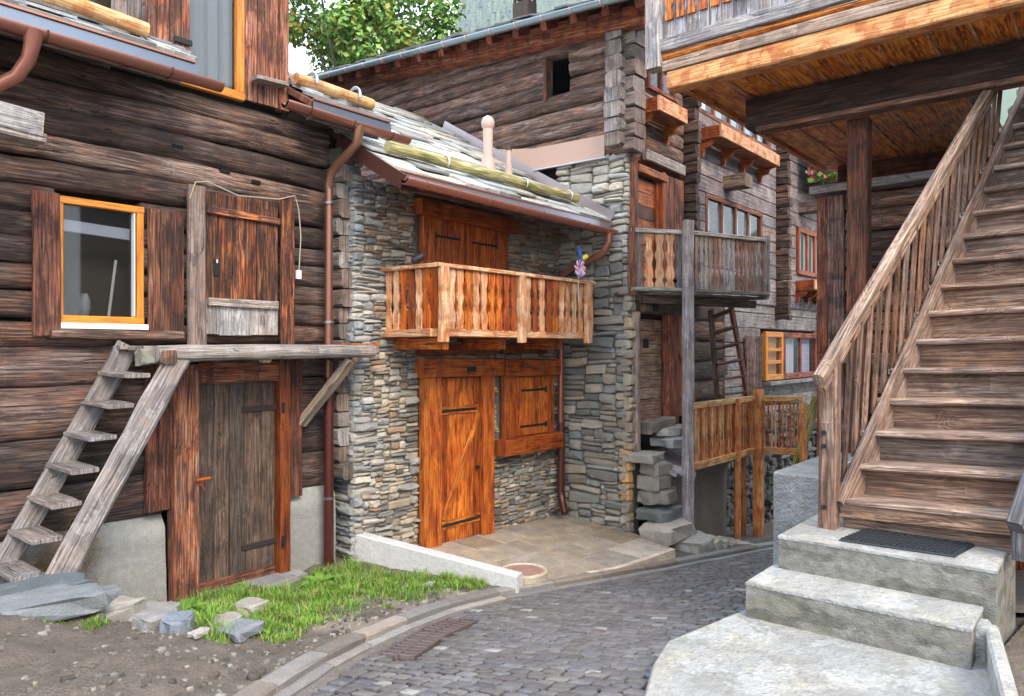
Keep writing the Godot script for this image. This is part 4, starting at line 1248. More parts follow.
	beam(u, "lintel", M.orange, Vector3(5.42, 3.51, -5.79), Vector3(7.05, 3.49, -5.79), .14, .17, Vector3(0, 0, 1), Color(.8, .68, .6), .012, .002, 4)
	beam(u, "post", M.orange, Vector3(5.58, 2.2, -5.82), Vector3(5.58, 3.43, -5.82), .18, .08, Vector3.RIGHT, Color(.85, .75, .7), .008)
	beam(u, "post", M.orange, Vector3(6.82, 2.2, -5.82), Vector3(6.82, 3.41, -5.82), .18, .08, Vector3.RIGHT, Color(.8, .68, .62), .008)
	upright_boards(u, "plank", M.orange, 5.68, 6.18, 2.2, 3.42, -5.84, .04, .125, [Color(1.0, .9, .8), Color(.85, .7, .65), Color(1.1, 1.0, .95)], .12)
	upright_boards(u, "plank", M.orange, 6.20, 6.72, 2.2, 3.42, -5.84, .04, .13, [Color(1.0, .9, .8), Color(.75, .65, .6), Color(1.1, 1.0, .95)], .12)
	strap_hinge(u, Vector3(5.69, 3.23, -5.81), Vector3(6.10, 3.23, -5.815))
	strap_hinge(u, Vector3(6.73, 3.22, -5.81), Vector3(6.30, 3.22, -5.815))
	# balcony
	var bl := part(t, "balcony", Vector3(6.3, 2.1, -5.4))
	var oc := [Color(1.15, 1.05, 1.0), Color(.85, .72, .7), Color(1.3, 1.3, 1.4), Color(.7, .55, .5)]
	var pc := [Color(1, 1, 1), Color(1.1, .95, .85), Color(1.15, 1.15, 1.2)]
	for k in 4:
		beam(bl, "floor_board", M.orange, Vector3(5.02, 2.13, -5.80 + k * .17), Vector3(7.62, 2.13, -5.80 + k * .17), .165, .035, Vector3(0, 0, 1), Color(.9, .85, .9), .004)
	beam(bl, "bottom_rail", M.pale, Vector3(5.03, 2.15, -5.12), Vector3(7.60, 2.15, -5.12), .09, .075, Vector3(0, 0, 1), Color(1, .95, .9), .006, .002, 6)
	beam(bl, "bottom_rail", M.pale, Vector3(5.04, 2.15, -5.86), Vector3(5.04, 2.15, -5.17), .09, .075, Vector3.RIGHT, Color(1, .95, .9), .006, .002, 3)
	beam(bl, "bottom_rail", M.pale, Vector3(7.6, 2.15, -5.86), Vector3(7.6, 2.15, -5.17), .09, .075, Vector3.RIGHT, Color(1, .95, .9), .006, .002, 3)
	beam(bl, "handrail", M.pale, Vector3(4.98, 2.80, -5.11), Vector3(7.70, 2.80, -5.11), .15, .04, Vector3(0, 0, 1), Color(1, .95, .9), .006, .001, 6)
	beam(bl, "handrail", M.pale, Vector3(5.05, 2.80, -5.90), Vector3(5.05, 2.80, -5.19), .14, .04, Vector3.RIGHT, Color(1, .95, .9), .006)
	beam(bl, "handrail", M.pale, Vector3(7.62, 2.80, -5.90), Vector3(7.62, 2.80, -5.19), .14, .04, Vector3.RIGHT, Color(1, .95, .9), .006)
	for s in [[5.07, .11], [6.27, .10], [7.56, .12]]:
		beam(bl, "post", M.pale, Vector3(s[0], 2.06, -5.055), Vector3(s[0], 2.785, -5.055), s[1], .07, Vector3.RIGHT, Color(1, .95, .9), .012, .005, 6)
	for k in 6:
		balu(bl, oc, pc, Vector3(5.03, 2.18, -5.80 + k * .112), Vector3(5.03, 2.785, -5.80 + k * .112), Vector3(0, 0, 1), .09)
		balu(bl, oc, pc, Vector3(7.63, 2.18, -5.80 + k * .112), Vector3(7.63, 2.785, -5.80 + k * .112), Vector3(0, 0, 1), .09)
	for k in 9:
		balu(bl, oc, pc, Vector3(5.20 + k * .119, 2.18, -5.08), Vector3(5.20 + k * .119, 2.785, -5.08), Vector3.RIGHT, .098)
		balu(bl, oc, pc, Vector3(6.40 + k * .128, 2.18, -5.08), Vector3(6.40 + k * .128, 2.785, -5.08), Vector3.RIGHT, .098)
	for x in [5.22, 6.22, 7.25]:
		beam(bl, "joist", M.orange, Vector3(x, 2.05, -5.95), Vector3(x, 2.05, -5.3 if x > 5.5 else -5.2), .13, .13, Vector3.RIGHT, Color(1.0, .95, 1.1), .008)
	beam(bl, "wall_plate", M.orange, Vector3(5.45, 1.99, -5.82), Vector3(6.75, 1.99, -5.82), .08, .12, Vector3(0, 0, 1), Color(.5, .42, .4), .008)
	beam(bl, "wall_plate", M.orange, Vector3(6.80, 1.99, -5.82), Vector3(7.7, 1.99, -5.82), .08, .12, Vector3(0, 0, 1), Color(.45, .38, .36), .008)
	# roof of rough slates
	var up := Vector3(0, sin(.527), -cos(.527))
	var nz := Vector3(0, cos(.527), sin(.527))
	var rf := part(t, "roof", Vector3(6.3, 3.6, -5.1))
	var bd := shape(Color(.8, .7, .65), .05)
	add_slab(bd, Vector3(4.53, 3.59, -5.08), Vector3.RIGHT, up, nz, PackedVector2Array([Vector2(0, 0), Vector2(3.57, 0), Vector2(3.57, 4.2), Vector2(0, 4.2)]), .06)
	put(bd, "roof_boards", M.red, rf)
	slates(rf, Vector3(4.51, 3.60, -5.11), Vector3.RIGHT, up, 3.57, 3.9, .40, .235, [Color(.56, .57, .57), Color(.48, .49, .50), Color(.62, .62, .60), Color(.36, .37, .38), Color(.58, .55, .48), Color(.50, .52, .50)], M.slate)
	beam(rf, "verge_board", M.copper, Vector3(4.52, 3.50, -5.02), Vector3(4.52, 3.50, -5.02) + up * 1.1, .14, .02, Vector3.UP, Color(.36, .30, .29), .003)
	beam(rf, "fascia", M.red, Vector3(4.55, 3.52, -5.09), Vector3(8.08, 3.52, -5.09), .15, .02, Vector3.UP, Color(1, .9, .9), .003)
	beam(rf, "flashing", M.zinc, Vector3(4.52, 3.565, -5.045), Vector3(8.08, 3.565, -5.045), .09, .006, Vector3.UP, Color(.85, .8, .85), .001, 0, 1, .02)
	beam(rf, "edge_strip", M.copper, Vector3(4.52, 3.60, -5.05), Vector3(8.06, 3.60, -5.05), .035, .015, Vector3(0, 0, 1), Color(.9, .85, .8), .002)
	beam(rf, "abutment_flashing", M.zinc, Vector3(8.07, 3.66, -5.02), Vector3(8.07, 3.66, -5.02) + up * 3.5, .13, .012, Vector3.UP, Color(1.0, .85, .82), .002, 0, 1, .03)
	for s in [[4.68, 7.85, -5.42]]:
		var pp := []
		for k in 9: pp.append(Vector3(lerpf(s[0], s[1], k / 8.0), 3.925 + .006 * sin(k * 2.0), s[2]))
		tube(rf, "snow_guard", M.mossy, pp, .055, Color(1, 1, 1), 12)
		for x in [5.45, 6.75, 7.65]:
			var pts := []
			for k in 10:
				var a := -PI * .3 + k * .36
				pts.append(Vector3(x, 3.92 + cos(a) * .07, s[2] + sin(a) * .07))
			tube(rf, "guard_hook", M.zinc, pts, .010, Color(1.4, 1.4, 1.4), 6)
	for s in [[6.95, .062, .52, -6.15], [7.32, .035, .34, -6.12]]:
		var v := part(t, "vent_pipe", Vector3(s[0], 4.2, s[3]))
		var yb: float = 3.60 + (-5.08 - s[3]) * tan(.527)
		tube(v, "pipe", M.dye, [Vector3(s[0], yb - .05, s[3]), Vector3(s[0], yb + s[2], s[3])], s[1], Color(.55, .39, .34), 14)
		tube(v, "collar", M.dye, [Vector3(s[0], yb - .02, s[3]), Vector3(s[0], yb + .16, s[3])], s[1] * 1.25, Color(.50, .36, .32), 14, [1.35, 1.0])
		if s[1] > .05:
			tube(v, "cap", M.dye, [Vector3(s[0], yb + s[2], s[3]), Vector3(s[0], yb + s[2] + .03, s[3]), Vector3(s[0], yb + s[2] + .09, s[3]), Vector3(s[0], yb + s[2] + .14, s[3]), Vector3(s[0], yb + s[2] + .17, s[3])], .08, Color(.55, .39, .34), 14, [.7, 1.0, 1.08, .8, .2])
		else:
			tube(v, "cap", M.iron, [Vector3(s[0], yb + s[2], s[3]), Vector3(s[0], yb + s[2] + .06, s[3])], s[1] * 1.15, Color(4, 3, 3), 12)
	gutter(t, Vector3(4.50, 3.53, -4.985), Vector3(8.06, 3.485, -4.985), .06, M.copper, Color(1.15, .95, .9), 8, Color(.9, .7, .65))
	var dp := part(t, "downpipe", Vector3(7.95, 1.5, -5.75))
	tube(dp, "neck", M.copper, [Vector3(7.93, 3.46, -4.985), Vector3(7.93, 3.33, -4.985), Vector3(7.93, 3.22, -5.05), Vector3(7.94, 3.15, -5.22), Vector3(7.95, 3.08, -5.5), Vector3(7.96, 2.98, -5.70), Vector3(7.96, 2.8, -5.75)], .042, Color(1.0, .85, .8), 12, [1.5, 1, 1, 1, 1, 1, 1])
	tube(dp, "pipe", M.copper, [Vector3(7.96, 2.82, -5.75), Vector3(7.96, 1.0, -5.75)], .042, Color(.7, .5, .42), 12)
	tube(dp, "pipe", M.copper, [Vector3(7.96, 1.02, -5.75), Vector3(7.96, .12, -5.75), Vector3(7.94, -.02, -5.72), Vector3(7.86, -.16, -5.62)], .05, Color(.30, .22, .22), 12)
	# small dark lamp head on the rail and a toy windmill at its other end
	var sp := thing("spotlight", Vector3(5.05, 2.82, -5.42), "small black lamp head standing on the stone house balcony rail", "lamp")
	tube(sp, "stem", M.iron, [Vector3(5.05, 2.81, -5.42), Vector3(5.05, 2.87, -5.42)], .012, Color.WHITE, 8)
	tube(sp, "head", M.iron, [Vector3(5.02, 2.85, -5.44), Vector3(5.035, 2.87, -5.43), Vector3(5.075, 2.90, -5.40), Vector3(5.10, 2.92, -5.38)], .04, Color(1.5, 1.6, 2), 12, [.5, .95, 1.0, .85])
	var pw := thing("toy_windmill", Vector3(7.30, 2.7, -5.05), "pink and blue toy windmill with a yellow bird on the balcony", "toy")
	tube(pw, "stick", M.dye, [Vector3(7.30, 2.55, -5.02), Vector3(7.30, 3.02, -5.02)], .006, Color(.6, .58, .5), 6)
	for k in 8:
		var a := TAU * k / 8.0
		var o := Vector3(7.30 + cos(a) * .06, 2.95 + sin(a) * .06, -5.0)
		var b := shape([Color(.75, .35, .5), Color(.75, .55, .7), Color(.45, .25, .6), Color(.8, .6, .7)][k % 4], .1)
		add_stone(b, o, Vector3(cos(a), sin(a), .25).normalized(), Vector3(-sin(a), cos(a), .4).normalized(), Vector3(0, 0, 1), .10, .07, .006, .012, .05, 8)
		put(b, "petal", M.dye, pw, true)
	tube(pw, "bird_body", M.dye, [Vector3(7.34, 3.05, -5.0), Vector3(7.39, 3.08, -5.0), Vector3(7.44, 3.10, -5.0), Vector3(7.47, 3.10, -5.0)], .035, Color(.75, .55, .03), 8, [.3, 1.0, .9, .3])
	tube(pw, "bird_tail", M.dye, [Vector3(7.34, 3.05, -5.0), Vector3(7.30, 3.12, -5.0), Vector3(7.27, 3.20, -5.0)], .028, Color(.03, .12, .5), 8, [.6, 1.0, .5])
	tube(self, "bottle", M.dye, [Vector3(7.40, 2.40, -5.2), Vector3(7.40, 2.55, -5.2), Vector3(7.40, 2.6, -5.2)], .03, Color(.02, .2, .08), 8, [1, 1, .4])
	meta(get_child(get_child_count() - 1), "small green bottle behind the balcony balusters", "bottle")

func terrace_y(x: float, z: float) -> float:
	var kz := kerb_z(x)
	var yi := -.15 - .035 * (x - 5.5)
	var yo := maxf(street_y(x, kz) + .06, -.32)
	return lerpf(yi, yo, clampf((z + 5.86) / (kz - .06 + 5.86), 0, 1))

func build_terrace() -> void:
	var t := thing("terrace", Vector3(6.3, -.2, -4.9), "beige paving slabs in front of the stone house", "", "", "structure")
	var edge := PackedVector2Array([Vector2(4.74, -5.90), Vector2(8.12, -5.90), Vector2(8.0, -4.75), Vector2(7.74, -4.02), Vector2(7.2, -4.07), Vector2(6.65, -4.11), Vector2(5.77, -4.24), Vector2(5.25, -4.34)])
	var zs := [-5.9, -5.42, -4.98, -4.55, -4.0]
	var cols := [Color(.46, .40, .34), Color(.40, .34, .28), Color(.36, .29, .22), Color(.50, .45, .40), Color(.43, .38, .33)]
	for j in zs.size() - 1:
		var x := 4.3 + (.25 if j % 2 else 0.0)
		while x < 8.2:
			var w := rr(.42, .62)
			var cell := PackedVector2Array([Vector2(x, zs[j]), Vector2(x + w, zs[j]), Vector2(x + w, zs[j + 1]), Vector2(x, zs[j + 1])])
			for piece in Geometry2D.intersect_polygons(cell, edge):
				var inner := Geometry2D.offset_polygon(piece, -.006)
				if inner.is_empty(): continue
				var b := shape(pick(cols, .12), .05)
				var poly: PackedVector2Array = inner[0]
				if poly.size() < 3: continue
				var st := b.v.size()
				var pp := PackedVector2Array()
				for q in poly: pp.append(Vector2(q.x, -q.y))
				add_slab(b, Vector3.ZERO, Vector3.RIGHT, Vector3.FORWARD, Vector3.UP, pp, .10, .006)
				for k in range(st, b.v.size()): b.v[k].y += terrace_y(b.v[k].x, b.v[k].z)
				put(b, "paving_slab", M.paving, t)
			x += w
	var bed := shape(Color(.55, .5, .45), .02)
	var po := PackedVector2Array()
	for q in edge: po.append(Vector2(q.x, -q.y))
	var s0 := bed.v.size()
	add_slab(bed, Vector3.ZERO, Vector3.RIGHT, Vector3.FORWARD, Vector3.UP, po, .9)
	for k in range(s0, bed.v.size()): bed.v[k].y += terrace_y(bed.v[k].x, bed.v[k].z) - .022
	put(bed, "mortar_bed", M.drab, t)
	# concrete edge where the terrace stands above the lane
	var e := shape(Color(.72, .62, .54), .02)
	var pts := [Vector2(6.2, -4.13), Vector2(6.65, -4.07), Vector2(7.2, -4.03), Vector2(7.76, -3.985)]
	for k in pts.size():
		var q: Vector2 = pts[k]
		for a in [[-.5, 0.0], [0.005, 0.0], [.005, -.07], [-.5, -.07]]:
			e.p(Vector3(q.x, terrace_y(q.x, q.y) + a[0], q.y + a[1]), Vector2(q.x, a[0]))
	for k in pts.size() - 1:
		for j in 3:
			var a := k * 4 + j
			e.tri(a, a + 1, a + 4); e.tri(a + 1, a + 5, a + 4)
	e.quad(Vector3(7.76, -1, -3.985), Vector3(8.06, -1, -4.8), Vector3(8.06, terrace_y(7.9, -4.6) , -4.8), Vector3(7.76, terrace_y(7.76, -3.985) + .005, -3.985))
	put(e, "edge", M.paving, t)
	# low white concrete wall
	var w := shape(Color(1.05, 1.05, 1.06), .02)
	var A := Vector3(4.70, 0, -5.93); var B := Vector3(5.21, 0, -4.22)
	var dir := (B - A).normalized(); var sd := dir.cross(Vector3.UP) * .065
	var pr := []
	for k in 9:
		var f := k / 8.0
		var q := A.lerp(B, f)
		var ty := lerpf(.165, -.05, f)
		pr.append([q - sd + Vector3.UP * -.7, q - sd + Vector3.UP * (ty - .012), q - sd * .8 + Vector3.UP * ty, q + sd * .8 + Vector3.UP * ty, q + sd + Vector3.UP * (ty - .012), q + sd + Vector3.UP * -.7])
	for k in 9:
		for q in pr[k]: w.p(q, Vector2.ZERO)
	for k in 8:
		for j in 5:
			var a := k * 6 + j
			w.tri(a, a + 6, a + 1); w.tri(a + 1, a + 6, a + 7)
	for e2 in [0, 48]:
		for j in 4: w.tri(e2, e2 + j + 1, e2 + mini(j + 2, 5))
	meta(put(w, "concrete_wall", M.limed, self), "low white concrete wall between grass and terrace", "wall")
	# round shaft with a brown lid
	var m := thing("shaft_cover", Vector3(5.50, -.25, -4.42), "round concrete shaft ring with reddish brown lid on the terrace edge", "shaft cover")
	var ring := shape(Color(.62, .55, .46), .03)
	var prof := [[.235, -.4], [.235, -.035], [.225, -.02], [.205, -.02], [.195, -.03], [.195, -.4]]
	var lid := shape(Color(1, 1, 1), .03)
	for k in 33:
		var a := TAU * (k % 32) / 32.0
		for q in prof: ring.p(Vector3(5.50 + cos(a) * q[0], -.09 + q[1], -4.42 + sin(a) * q[0]), Vector2(a, q[1]))
	for k in 32:
		for j in 5:
			var a := k * 6 + j
			ring.tri(a, a + 1, a + 6); ring.tri(a + 1, a + 7, a + 6)
	put(ring, "ring", M.paving, m)
	lid.col = Color(.42, .24, .19)
	var cc := lid.p(Vector3(5.50, -.113, -4.42), Vector2.ZERO)
	for k in 32: lid.p(Vector3(5.50 + cos(TAU * k / 32.0) * .197, -.121, -4.42 + sin(TAU * k / 32.0) * .197), Vector2.ZERO)
	for k in 32: lid.tri(cc, cc + 1 + k, cc + 1 + (k + 1) % 32)
	put(lid, "lid", M.stone, m)

func balu(bl: Node3D, oc: Array, pc: Array, a: Vector3, z: Vector3, across: Vector3, w: float) -> void:
	var pale := rng.randf() < .45
	baluster(bl, "baluster", M.pale if pale else M.orange, a, z, across, w, .022, 0, pc[rng.randi() % pc.size()] if pale else oc[rng.randi() % oc.size()], .12)

func bracket_shelf(t: Node3D, x0: float, x1: float, y: float, z0: float, z1: float, cnt: int) -> void:
	var s := part(t, "window_shelf", Vector3((x0 + x1) * .5, y, z1))
	beam(s, "board", M.pale, Vector3(x0, y, z1), Vector3(x1, y, z1), .03, .19, Vector3(0, 0, 1), Color(1.0, .85, .75), .004, .001, 4)
	beam(s, "floor", M.orange, Vector3(x0, y - .085, (z0 + z1) * .5), Vector3(x1, y - .085, (z0 + z1) * .5), absf(z1 - z0) - .04, .02, Vector3(0, 0, 1), Color(.8, .8, .9), .003)
	for k in cnt:
		var x := lerpf(x0 + .03, x1 - .06, k / maxf(cnt - 1.0, 1.0))
		var b := shape(Color(.75, .62, .55) if k == 0 else Color(1.1, 1.2, 1.3), .1)
		var d := z1 - z0
		add_slab(b, Vector3(x, y - .1, z0), Vector3(0, 0, 1), Vector3.UP, Vector3(-1, 0, 0), PackedVector2Array([Vector2(0, .19), Vector2(0, -.20), Vector2(d * .15, -.24), Vector2(d * .22, -.12), Vector2(d * .5, -.10), Vector2(d * .62, -.02), Vector2(d * .95, 0), Vector2(d * .95, .19)]), .05)
		put(b, "bracket", M.orange, s)

func cross_heads(t: Node3D, x: float, y0: float, y1: float, z: float, out: float, w: float, cols: Array) -> void:
	var y := y0
	while y < y1:
		var h := rr(.10, .18)
		head(t, M.old, Vector3(x + rr(-.01, .01), y + h * .5, z - .2), Vector3(x + rr(-.01, .01), y + h * .5, z + out + rr(-.03, .02)), w * rr(.9, 1.05), h - .01, Vector3.RIGHT, pick(cols, .2))
		y += h

func house_c() -> void:
	var t := thing("corner_chalet", Vector3(9.2, 0, -6.5), "tall brown log chalet on a stone corner behind the stone house", "house")
	var core := Shape.new()
	add_beam(core, Vector3(8.25, 2.6, -7.85), Vector3(11.5, 2.6, -7.85), 5.7, 7.2, Vector3(0, 0, 1), .01)
	put(core, "wall_core", M.core, t)
	# stone corner under the logs
	var cols := [Color(.34, .33, .31), Color(.42, .38, .33), Color(.28, .28, .27), Color(.48, .43, .36), Color(.37, .32, .26), Color(.31, .32, .30)]
	var sb := Shape.new()
	add_beam(sb, Vector3(8.16, 1.95, -5.43), Vector3(8.4, 1.95, -5.43), 1.18, 4.7, Vector3(0, 0, 1), .01)
	put(sb, "stone_core", M.mortar, t)
	var pal := func(u: float, v: float) -> Color:
		if v > 3.6: return pick([Color(.62, .60, .54), Color(.55, .54, .50), Color(.66, .62, .52)], .1)
		return pick(cols, .2)
	stone_wall(t, Vector3(8.12, -.45, -5.95), Vector3(0, 0, 1), Vector3(-1, 0, 0), 1.14, 4.93, [], Vector2(.36, .085), pal, 300, .026)
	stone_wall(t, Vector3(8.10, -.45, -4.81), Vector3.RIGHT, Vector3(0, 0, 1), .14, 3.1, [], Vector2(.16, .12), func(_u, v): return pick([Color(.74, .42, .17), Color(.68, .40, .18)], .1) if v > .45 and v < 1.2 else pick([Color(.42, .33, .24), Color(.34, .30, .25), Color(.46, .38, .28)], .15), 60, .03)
	# log wall over the neighbour's roof
	var y := 4.48
	var lc := [Color(2.1, 1.95, 1.95), Color(1.7, 1.55, 1.55), Color(2.5, 2.4, 2.4), Color(1.3, 1.2, 1.2), Color(1.9, 1.65, 1.6)]
	while y < 6.5:
		var h := rr(.17, .22)
		for s in [[-11.0, -6.12], [-5.72, -4.72]] if (y + h * .5 > 5.40 and y + h * .5 < 5.93) else [[-11.0, -4.72]]:
			timber(t, "log", M.old, Vector3(8.2 + rr(-.01, .01), y + h * .5, s[0]), Vector3(8.2 + rr(-.01, .01), y + h * .5 + rr(-.01, .01), s[1] + rr(-.02, .03)), .2, h, Vector3.RIGHT, pick(lc, .15), .012, .14)
		head(t, M.grey, Vector3(7.93 + rr(-.03, .03), y + h * .5 + .05, -4.93), Vector3(8.4, y + h * .5 + .05, -4.93), .24, h - .012, Vector3(0, 0, 1), pick([Color(.62, .56, .54), Color(.75, .70, .68), Color(.5, .45, .43)], .15))
		head(t, M.grey, Vector3(8.16, y + h * .5 - .02, -5.0), Vector3(8.16, y + h * .5 - .02, -4.68 + rr(-.03, .03)), .28, h - .012, Vector3.RIGHT, pick([Color(.6, .5, .46), Color(.72, .64, .6), Color(.45, .38, .35)], .15))
		y += h
	var op := part(t, "hatch_opening", Vector3(8.1, 5.4, -5.9))
	beam(op, "frame", M.red, Vector3(8.13, 5.38, -6.11), Vector3(8.13, 5.95, -6.11), .12, .05, Vector3.RIGHT, Color(1.2, 1.1, 1), .004)
	beam(op, "opening_shade", M.hole_shade, Vector3(8.27, 5.38, -5.92), Vector3(8.27, 5.95, -5.92), .04, .4, Vector3.RIGHT, Color(.06, .09, .14), .002)  # dark sheet painted as the deep shade of the open hatch
	# copper upstand over the roof of the stone house
	var cu := shape(Color(.50, .33, .27), .03)
	add_slab(cu, Vector3(8.075, 0, 0), Vector3(0, 0, 1), Vector3.UP, Vector3(-1, 0, 0), PackedVector2Array([Vector2(-6.95, 4.60), Vector2(-6.2, 4.45), Vector2(-5.15, 4.45), Vector2(-5.15, 4.74), Vector2(-6.3, 4.76), Vector2(-6.95, 4.86)]), .02)
	put(cu, "copper_upstand", M.dye, t)
	beam(t, "copper_drip", M.zinc, Vector3(8.06, 4.45, -6.3), Vector3(8.06, 4.44, -5.1), .05, .015, Vector3.RIGHT, Color(1.6, 1.6, 1.6), .002)
	# roof, tilted down a little towards the lane
	var e0 := Vector3(7.58, 6.13, -4.15); var e1 := Vector3(7.58, 6.66, -11.2)
	var ax := (e1 - e0).normalized()
	var up := Vector3(cos(.42), sin(.42), 0)
	var rf := part(t, "roof", e0)
	var rb := shape(Color(1.1, .9, .9), .03)
	var nz := up.cross(ax) * -1.0
	if nz.y < 0: nz = -nz
	add_slab(rb, e0, ax, up, nz, PackedVector2Array([Vector2(0, 0), Vector2(7.1, 0), Vector2(7.1, 4.3), Vector2(0, 4.3)]), .05)
	put(rb, "roof_boards", M.red, rf)
	slates(rf, e0 + nz * .01, ax, up, 7.1, .55, .22, .18, [Color(.20, .20, .21), Color(.16, .16, .17), Color(.25, .24, .24)], M.slate)
	var cap := shape(Color(.2, .2, .21), .03)
	add_slab(cap, e0 + nz * .07 + up * .5, ax, up, nz, PackedVector2Array([Vector2(0, 0), Vector2(7.1, 0), Vector2(7.1, 3.9), Vector2(0, 3.9)]), .03)
	put(cap, "slate_field", M.slate, rf)
	for k in 15:
		var q := e0.lerp(e1, (k + .5) / 15.0) + up * .02 - nz * .09
		beam(rf, "rafter", M.red, q, q + up * .75, .10, .13, ax, Color(2.0, 1.2, .95), .006)
	beam(t, "wall_plate", M.red, Vector3(8.0, 6.03, -4.3), Vector3(8.0, 6.66, -11.0), .22, .25, Vector3.RIGHT, Color(2.5, 1.45, 1.1), .012, .003, 10)
	gutter(t, e0 + Vector3(-.075, -.03, 0), e1 + Vector3(-.075, -.03, 0), .062, M.zinc, Color(.55, .66, .68), 16, Color(1.8, 2.2, 2.6))
	var ch := part(t, "chimney", Vector3(10.0, 7.3, -8.0))
	beam(ch, "stack", M.mortar, Vector3(10, 6.9, -8.0), Vector3(10, 7.95, -8.0), .26, .34, Vector3.RIGHT, Color(.45, .36, .35), .01)
	beam(ch, "hood", M.iron, Vector3(10, 8.1, -8.2), Vector3(10, 8.1, -7.8), .34, .04, Vector3.RIGHT, Color(3, 3, 3), .006)
	for s in [[-.1, -.14], [.1, -.14], [-.1, .14], [.1, .14]]:
		beam(ch, "hood_leg", M.iron, Vector3(10 + s[0], 7.95, -8.0 + s[1]), Vector3(10 + s[0], 8.09, -8.0 + s[1]), .04, .04, Vector3.RIGHT, Color(2, 2, 2), .004)
	# street face
	var holes := [Rect2(8.2, 3.0, .85, 1.32), Rect2(8.6, 5.4, .85, .75), Rect2(8.3, .6, 1.65, 1.75)]
	log_rows(t, M.old, 8.3, 9.70, [.22, .2, .21, .19, .22, .2, .21, .2, .22, .2, .2, .2, .22, .2, .2], 2.95, -4.86, .2, holes, [Color(1.8, 1.6, 1.55), Color(1.4, 1.25, 1.25), Color(2.4, 2.2, 2.0), Color(1.6, 1.4, 1.3)], .006, .2)
	log_rows(t, M.old, 8.3, 11.3, [.3, .3, .3, .3, .3, .3, .3, .3, .3, .25], .0, -4.90, .2, holes, [Color(1.0, .85, .7), Color(1.3, 1.1, .9), Color(.8, .7, .6)], .008, .2)
	var ud := part(t, "balcony_door", Vector3(8.6, 2.9, -4.85))
	beam(ud, "post", M.red, Vector3(8.22, 2.7, -4.82), Vector3(8.22, 4.42, -4.82), .10, .10, Vector3.RIGHT, Color(1.6, 1.4, 1.4), .008)
	beam(ud, "post", M.orange, Vector3(8.98, 2.7, -4.82), Vector3(8.98, 4.36, -4.82), .09, .10, Vector3.RIGHT, Color(.7, .6, .7), .008)
	beam(ud, "lintel", M.orange, Vector3(8.27, 4.30, -4.80), Vector3(9.02, 4.28, -4.80), .10, .10, Vector3(0, 0, 1), Color(.9, .95, 1.5), .008)
	for k in 9:
		beam(ud, "board", M.orange, Vector3(8.3, 2.75 + k * .17, -4.86), Vector3(8.84, 2.75 + k * .17, -4.86), .03, .165, Vector3(0, 0, 1), Color(.95, .95, 1.3) if k != 6 else Color(.25, .22, .5), .003)
	beam(ud, "batten", M.orange, Vector3(8.89, 2.7, -4.84), Vector3(8.89, 4.22, -4.84), .09, .05, Vector3.RIGHT, Color(.6, .5, .5), .004)
	upright_boards(t, "cladding_board", M.red, 9.05, 9.6, 2.95, 4.35, -4.82, .04, .14, [Color(1.5, 1.4, 1.5), Color(2.2, 2.1, 2.1)], .2)
	window(t, 8.62, 9.4, 5.42, 6.15, -4.84, .06, M.red, Color(1.2, .8, .8), 2, 2)
	bracket_shelf(t, 8.42, 9.2, 5.12, -4.86, -4.56, 2)
	beam(t, "bench_board", M.grey, Vector3(8.5, 4.52, -4.80), Vector3(9.6, 4.5, -4.80), .06, .14, Vector3(0, 0, 1), Color(.85, .8, .78), .008, .004, 4)
	# lower doors below the balcony
	var ld := part(t, "cellar_door", Vector3(9.1, 1.0, -4.85))
	beam(ld, "post", M.grey, Vector3(8.25, .62, -4.78), Vector3(8.24, 2.46, -4.78), .08, .08, Vector3.RIGHT, Color(1.2, .95, .8), .012, .004, 6)
	for k in 9:
		beam(ld, "board", M.stair, Vector3(8.34, 1.10 + k * .15, -4.86), Vector3(9.02, 1.10 + k * .15, -4.86), .04, .145, Vector3(0, 0, 1), Color(2.3, 1.8, 1.45), .004, .002, 3)
	beam(ld, "peep_hole", M.hole_shade, Vector3(8.52, 2.06, -4.838), Vector3(8.66, 2.06, -4.838), .01, .12, Vector3(0, 0, 1), Color(.2, .2, .2), .001)
	beam(ld, "post", M.red, Vector3(9.2, .72, -4.80), Vector3(9.2, 2.46, -4.80), .24, .14, Vector3.RIGHT, Color(2.2, 1.6, 1.2), .010, .003, 5)
	beam(ld, "lintel", M.stair, Vector3(8.35, 2.53, -4.78), Vector3(9.9, 2.53, -4.78), .14, .16, Vector3(0, 0, 1), Color(.7, .6, .5), .02, .008, 6)
	beam(ld, "header", M.stair, Vector3(8.3, 2.68, -4.80), Vector3(9.9, 2.68, -4.80), .14, .13, Vector3(0, 0, 1), Color(1.0, .9, .75), .02, .008, 6)
	tube(ld, "lamp_cap", M.iron, [Vector3(8.62, 2.60, -4.70), Vector3(8.62, 2.66, -4.68), Vector3(8.64, 2.71, -4.68)], .10, Color(1.2, 1.1, 1), 10, [.9, 1, .3])
	beam(ld, "air_hole", M.hole_shade, Vector3(8.55, 2.53, -4.705), Vector3(8.68, 2.53, -4.705), .01, .10, Vector3(0, 0, 1), Color(.2, .2, .2), .001)
	upright_boards(ld, "plank", M.orange, 9.33, 9.95, 1.05, 2.45, -4.82, .04, .16, [Color(1.3, 1.25, 1.2), Color(1.4, 1.4, 1.4), Color(1.2, 1.1, 1.0)], .1)
	beam(ld, "brace", M.orange, Vector3(9.28, 2.2, -4.79), Vector3(9.8, 1.35, -4.79), .05, .02, Vector3(1, .5, 0), Color(.6, .45, .4), .003)
	beam(ld, "ledge_board", M.orange, Vector3(9.22, 1.28, -4.785), Vector3(9.86, 1.28, -4.785), .09, .025, Vector3.UP, Color(.7, .5, .45), .003)
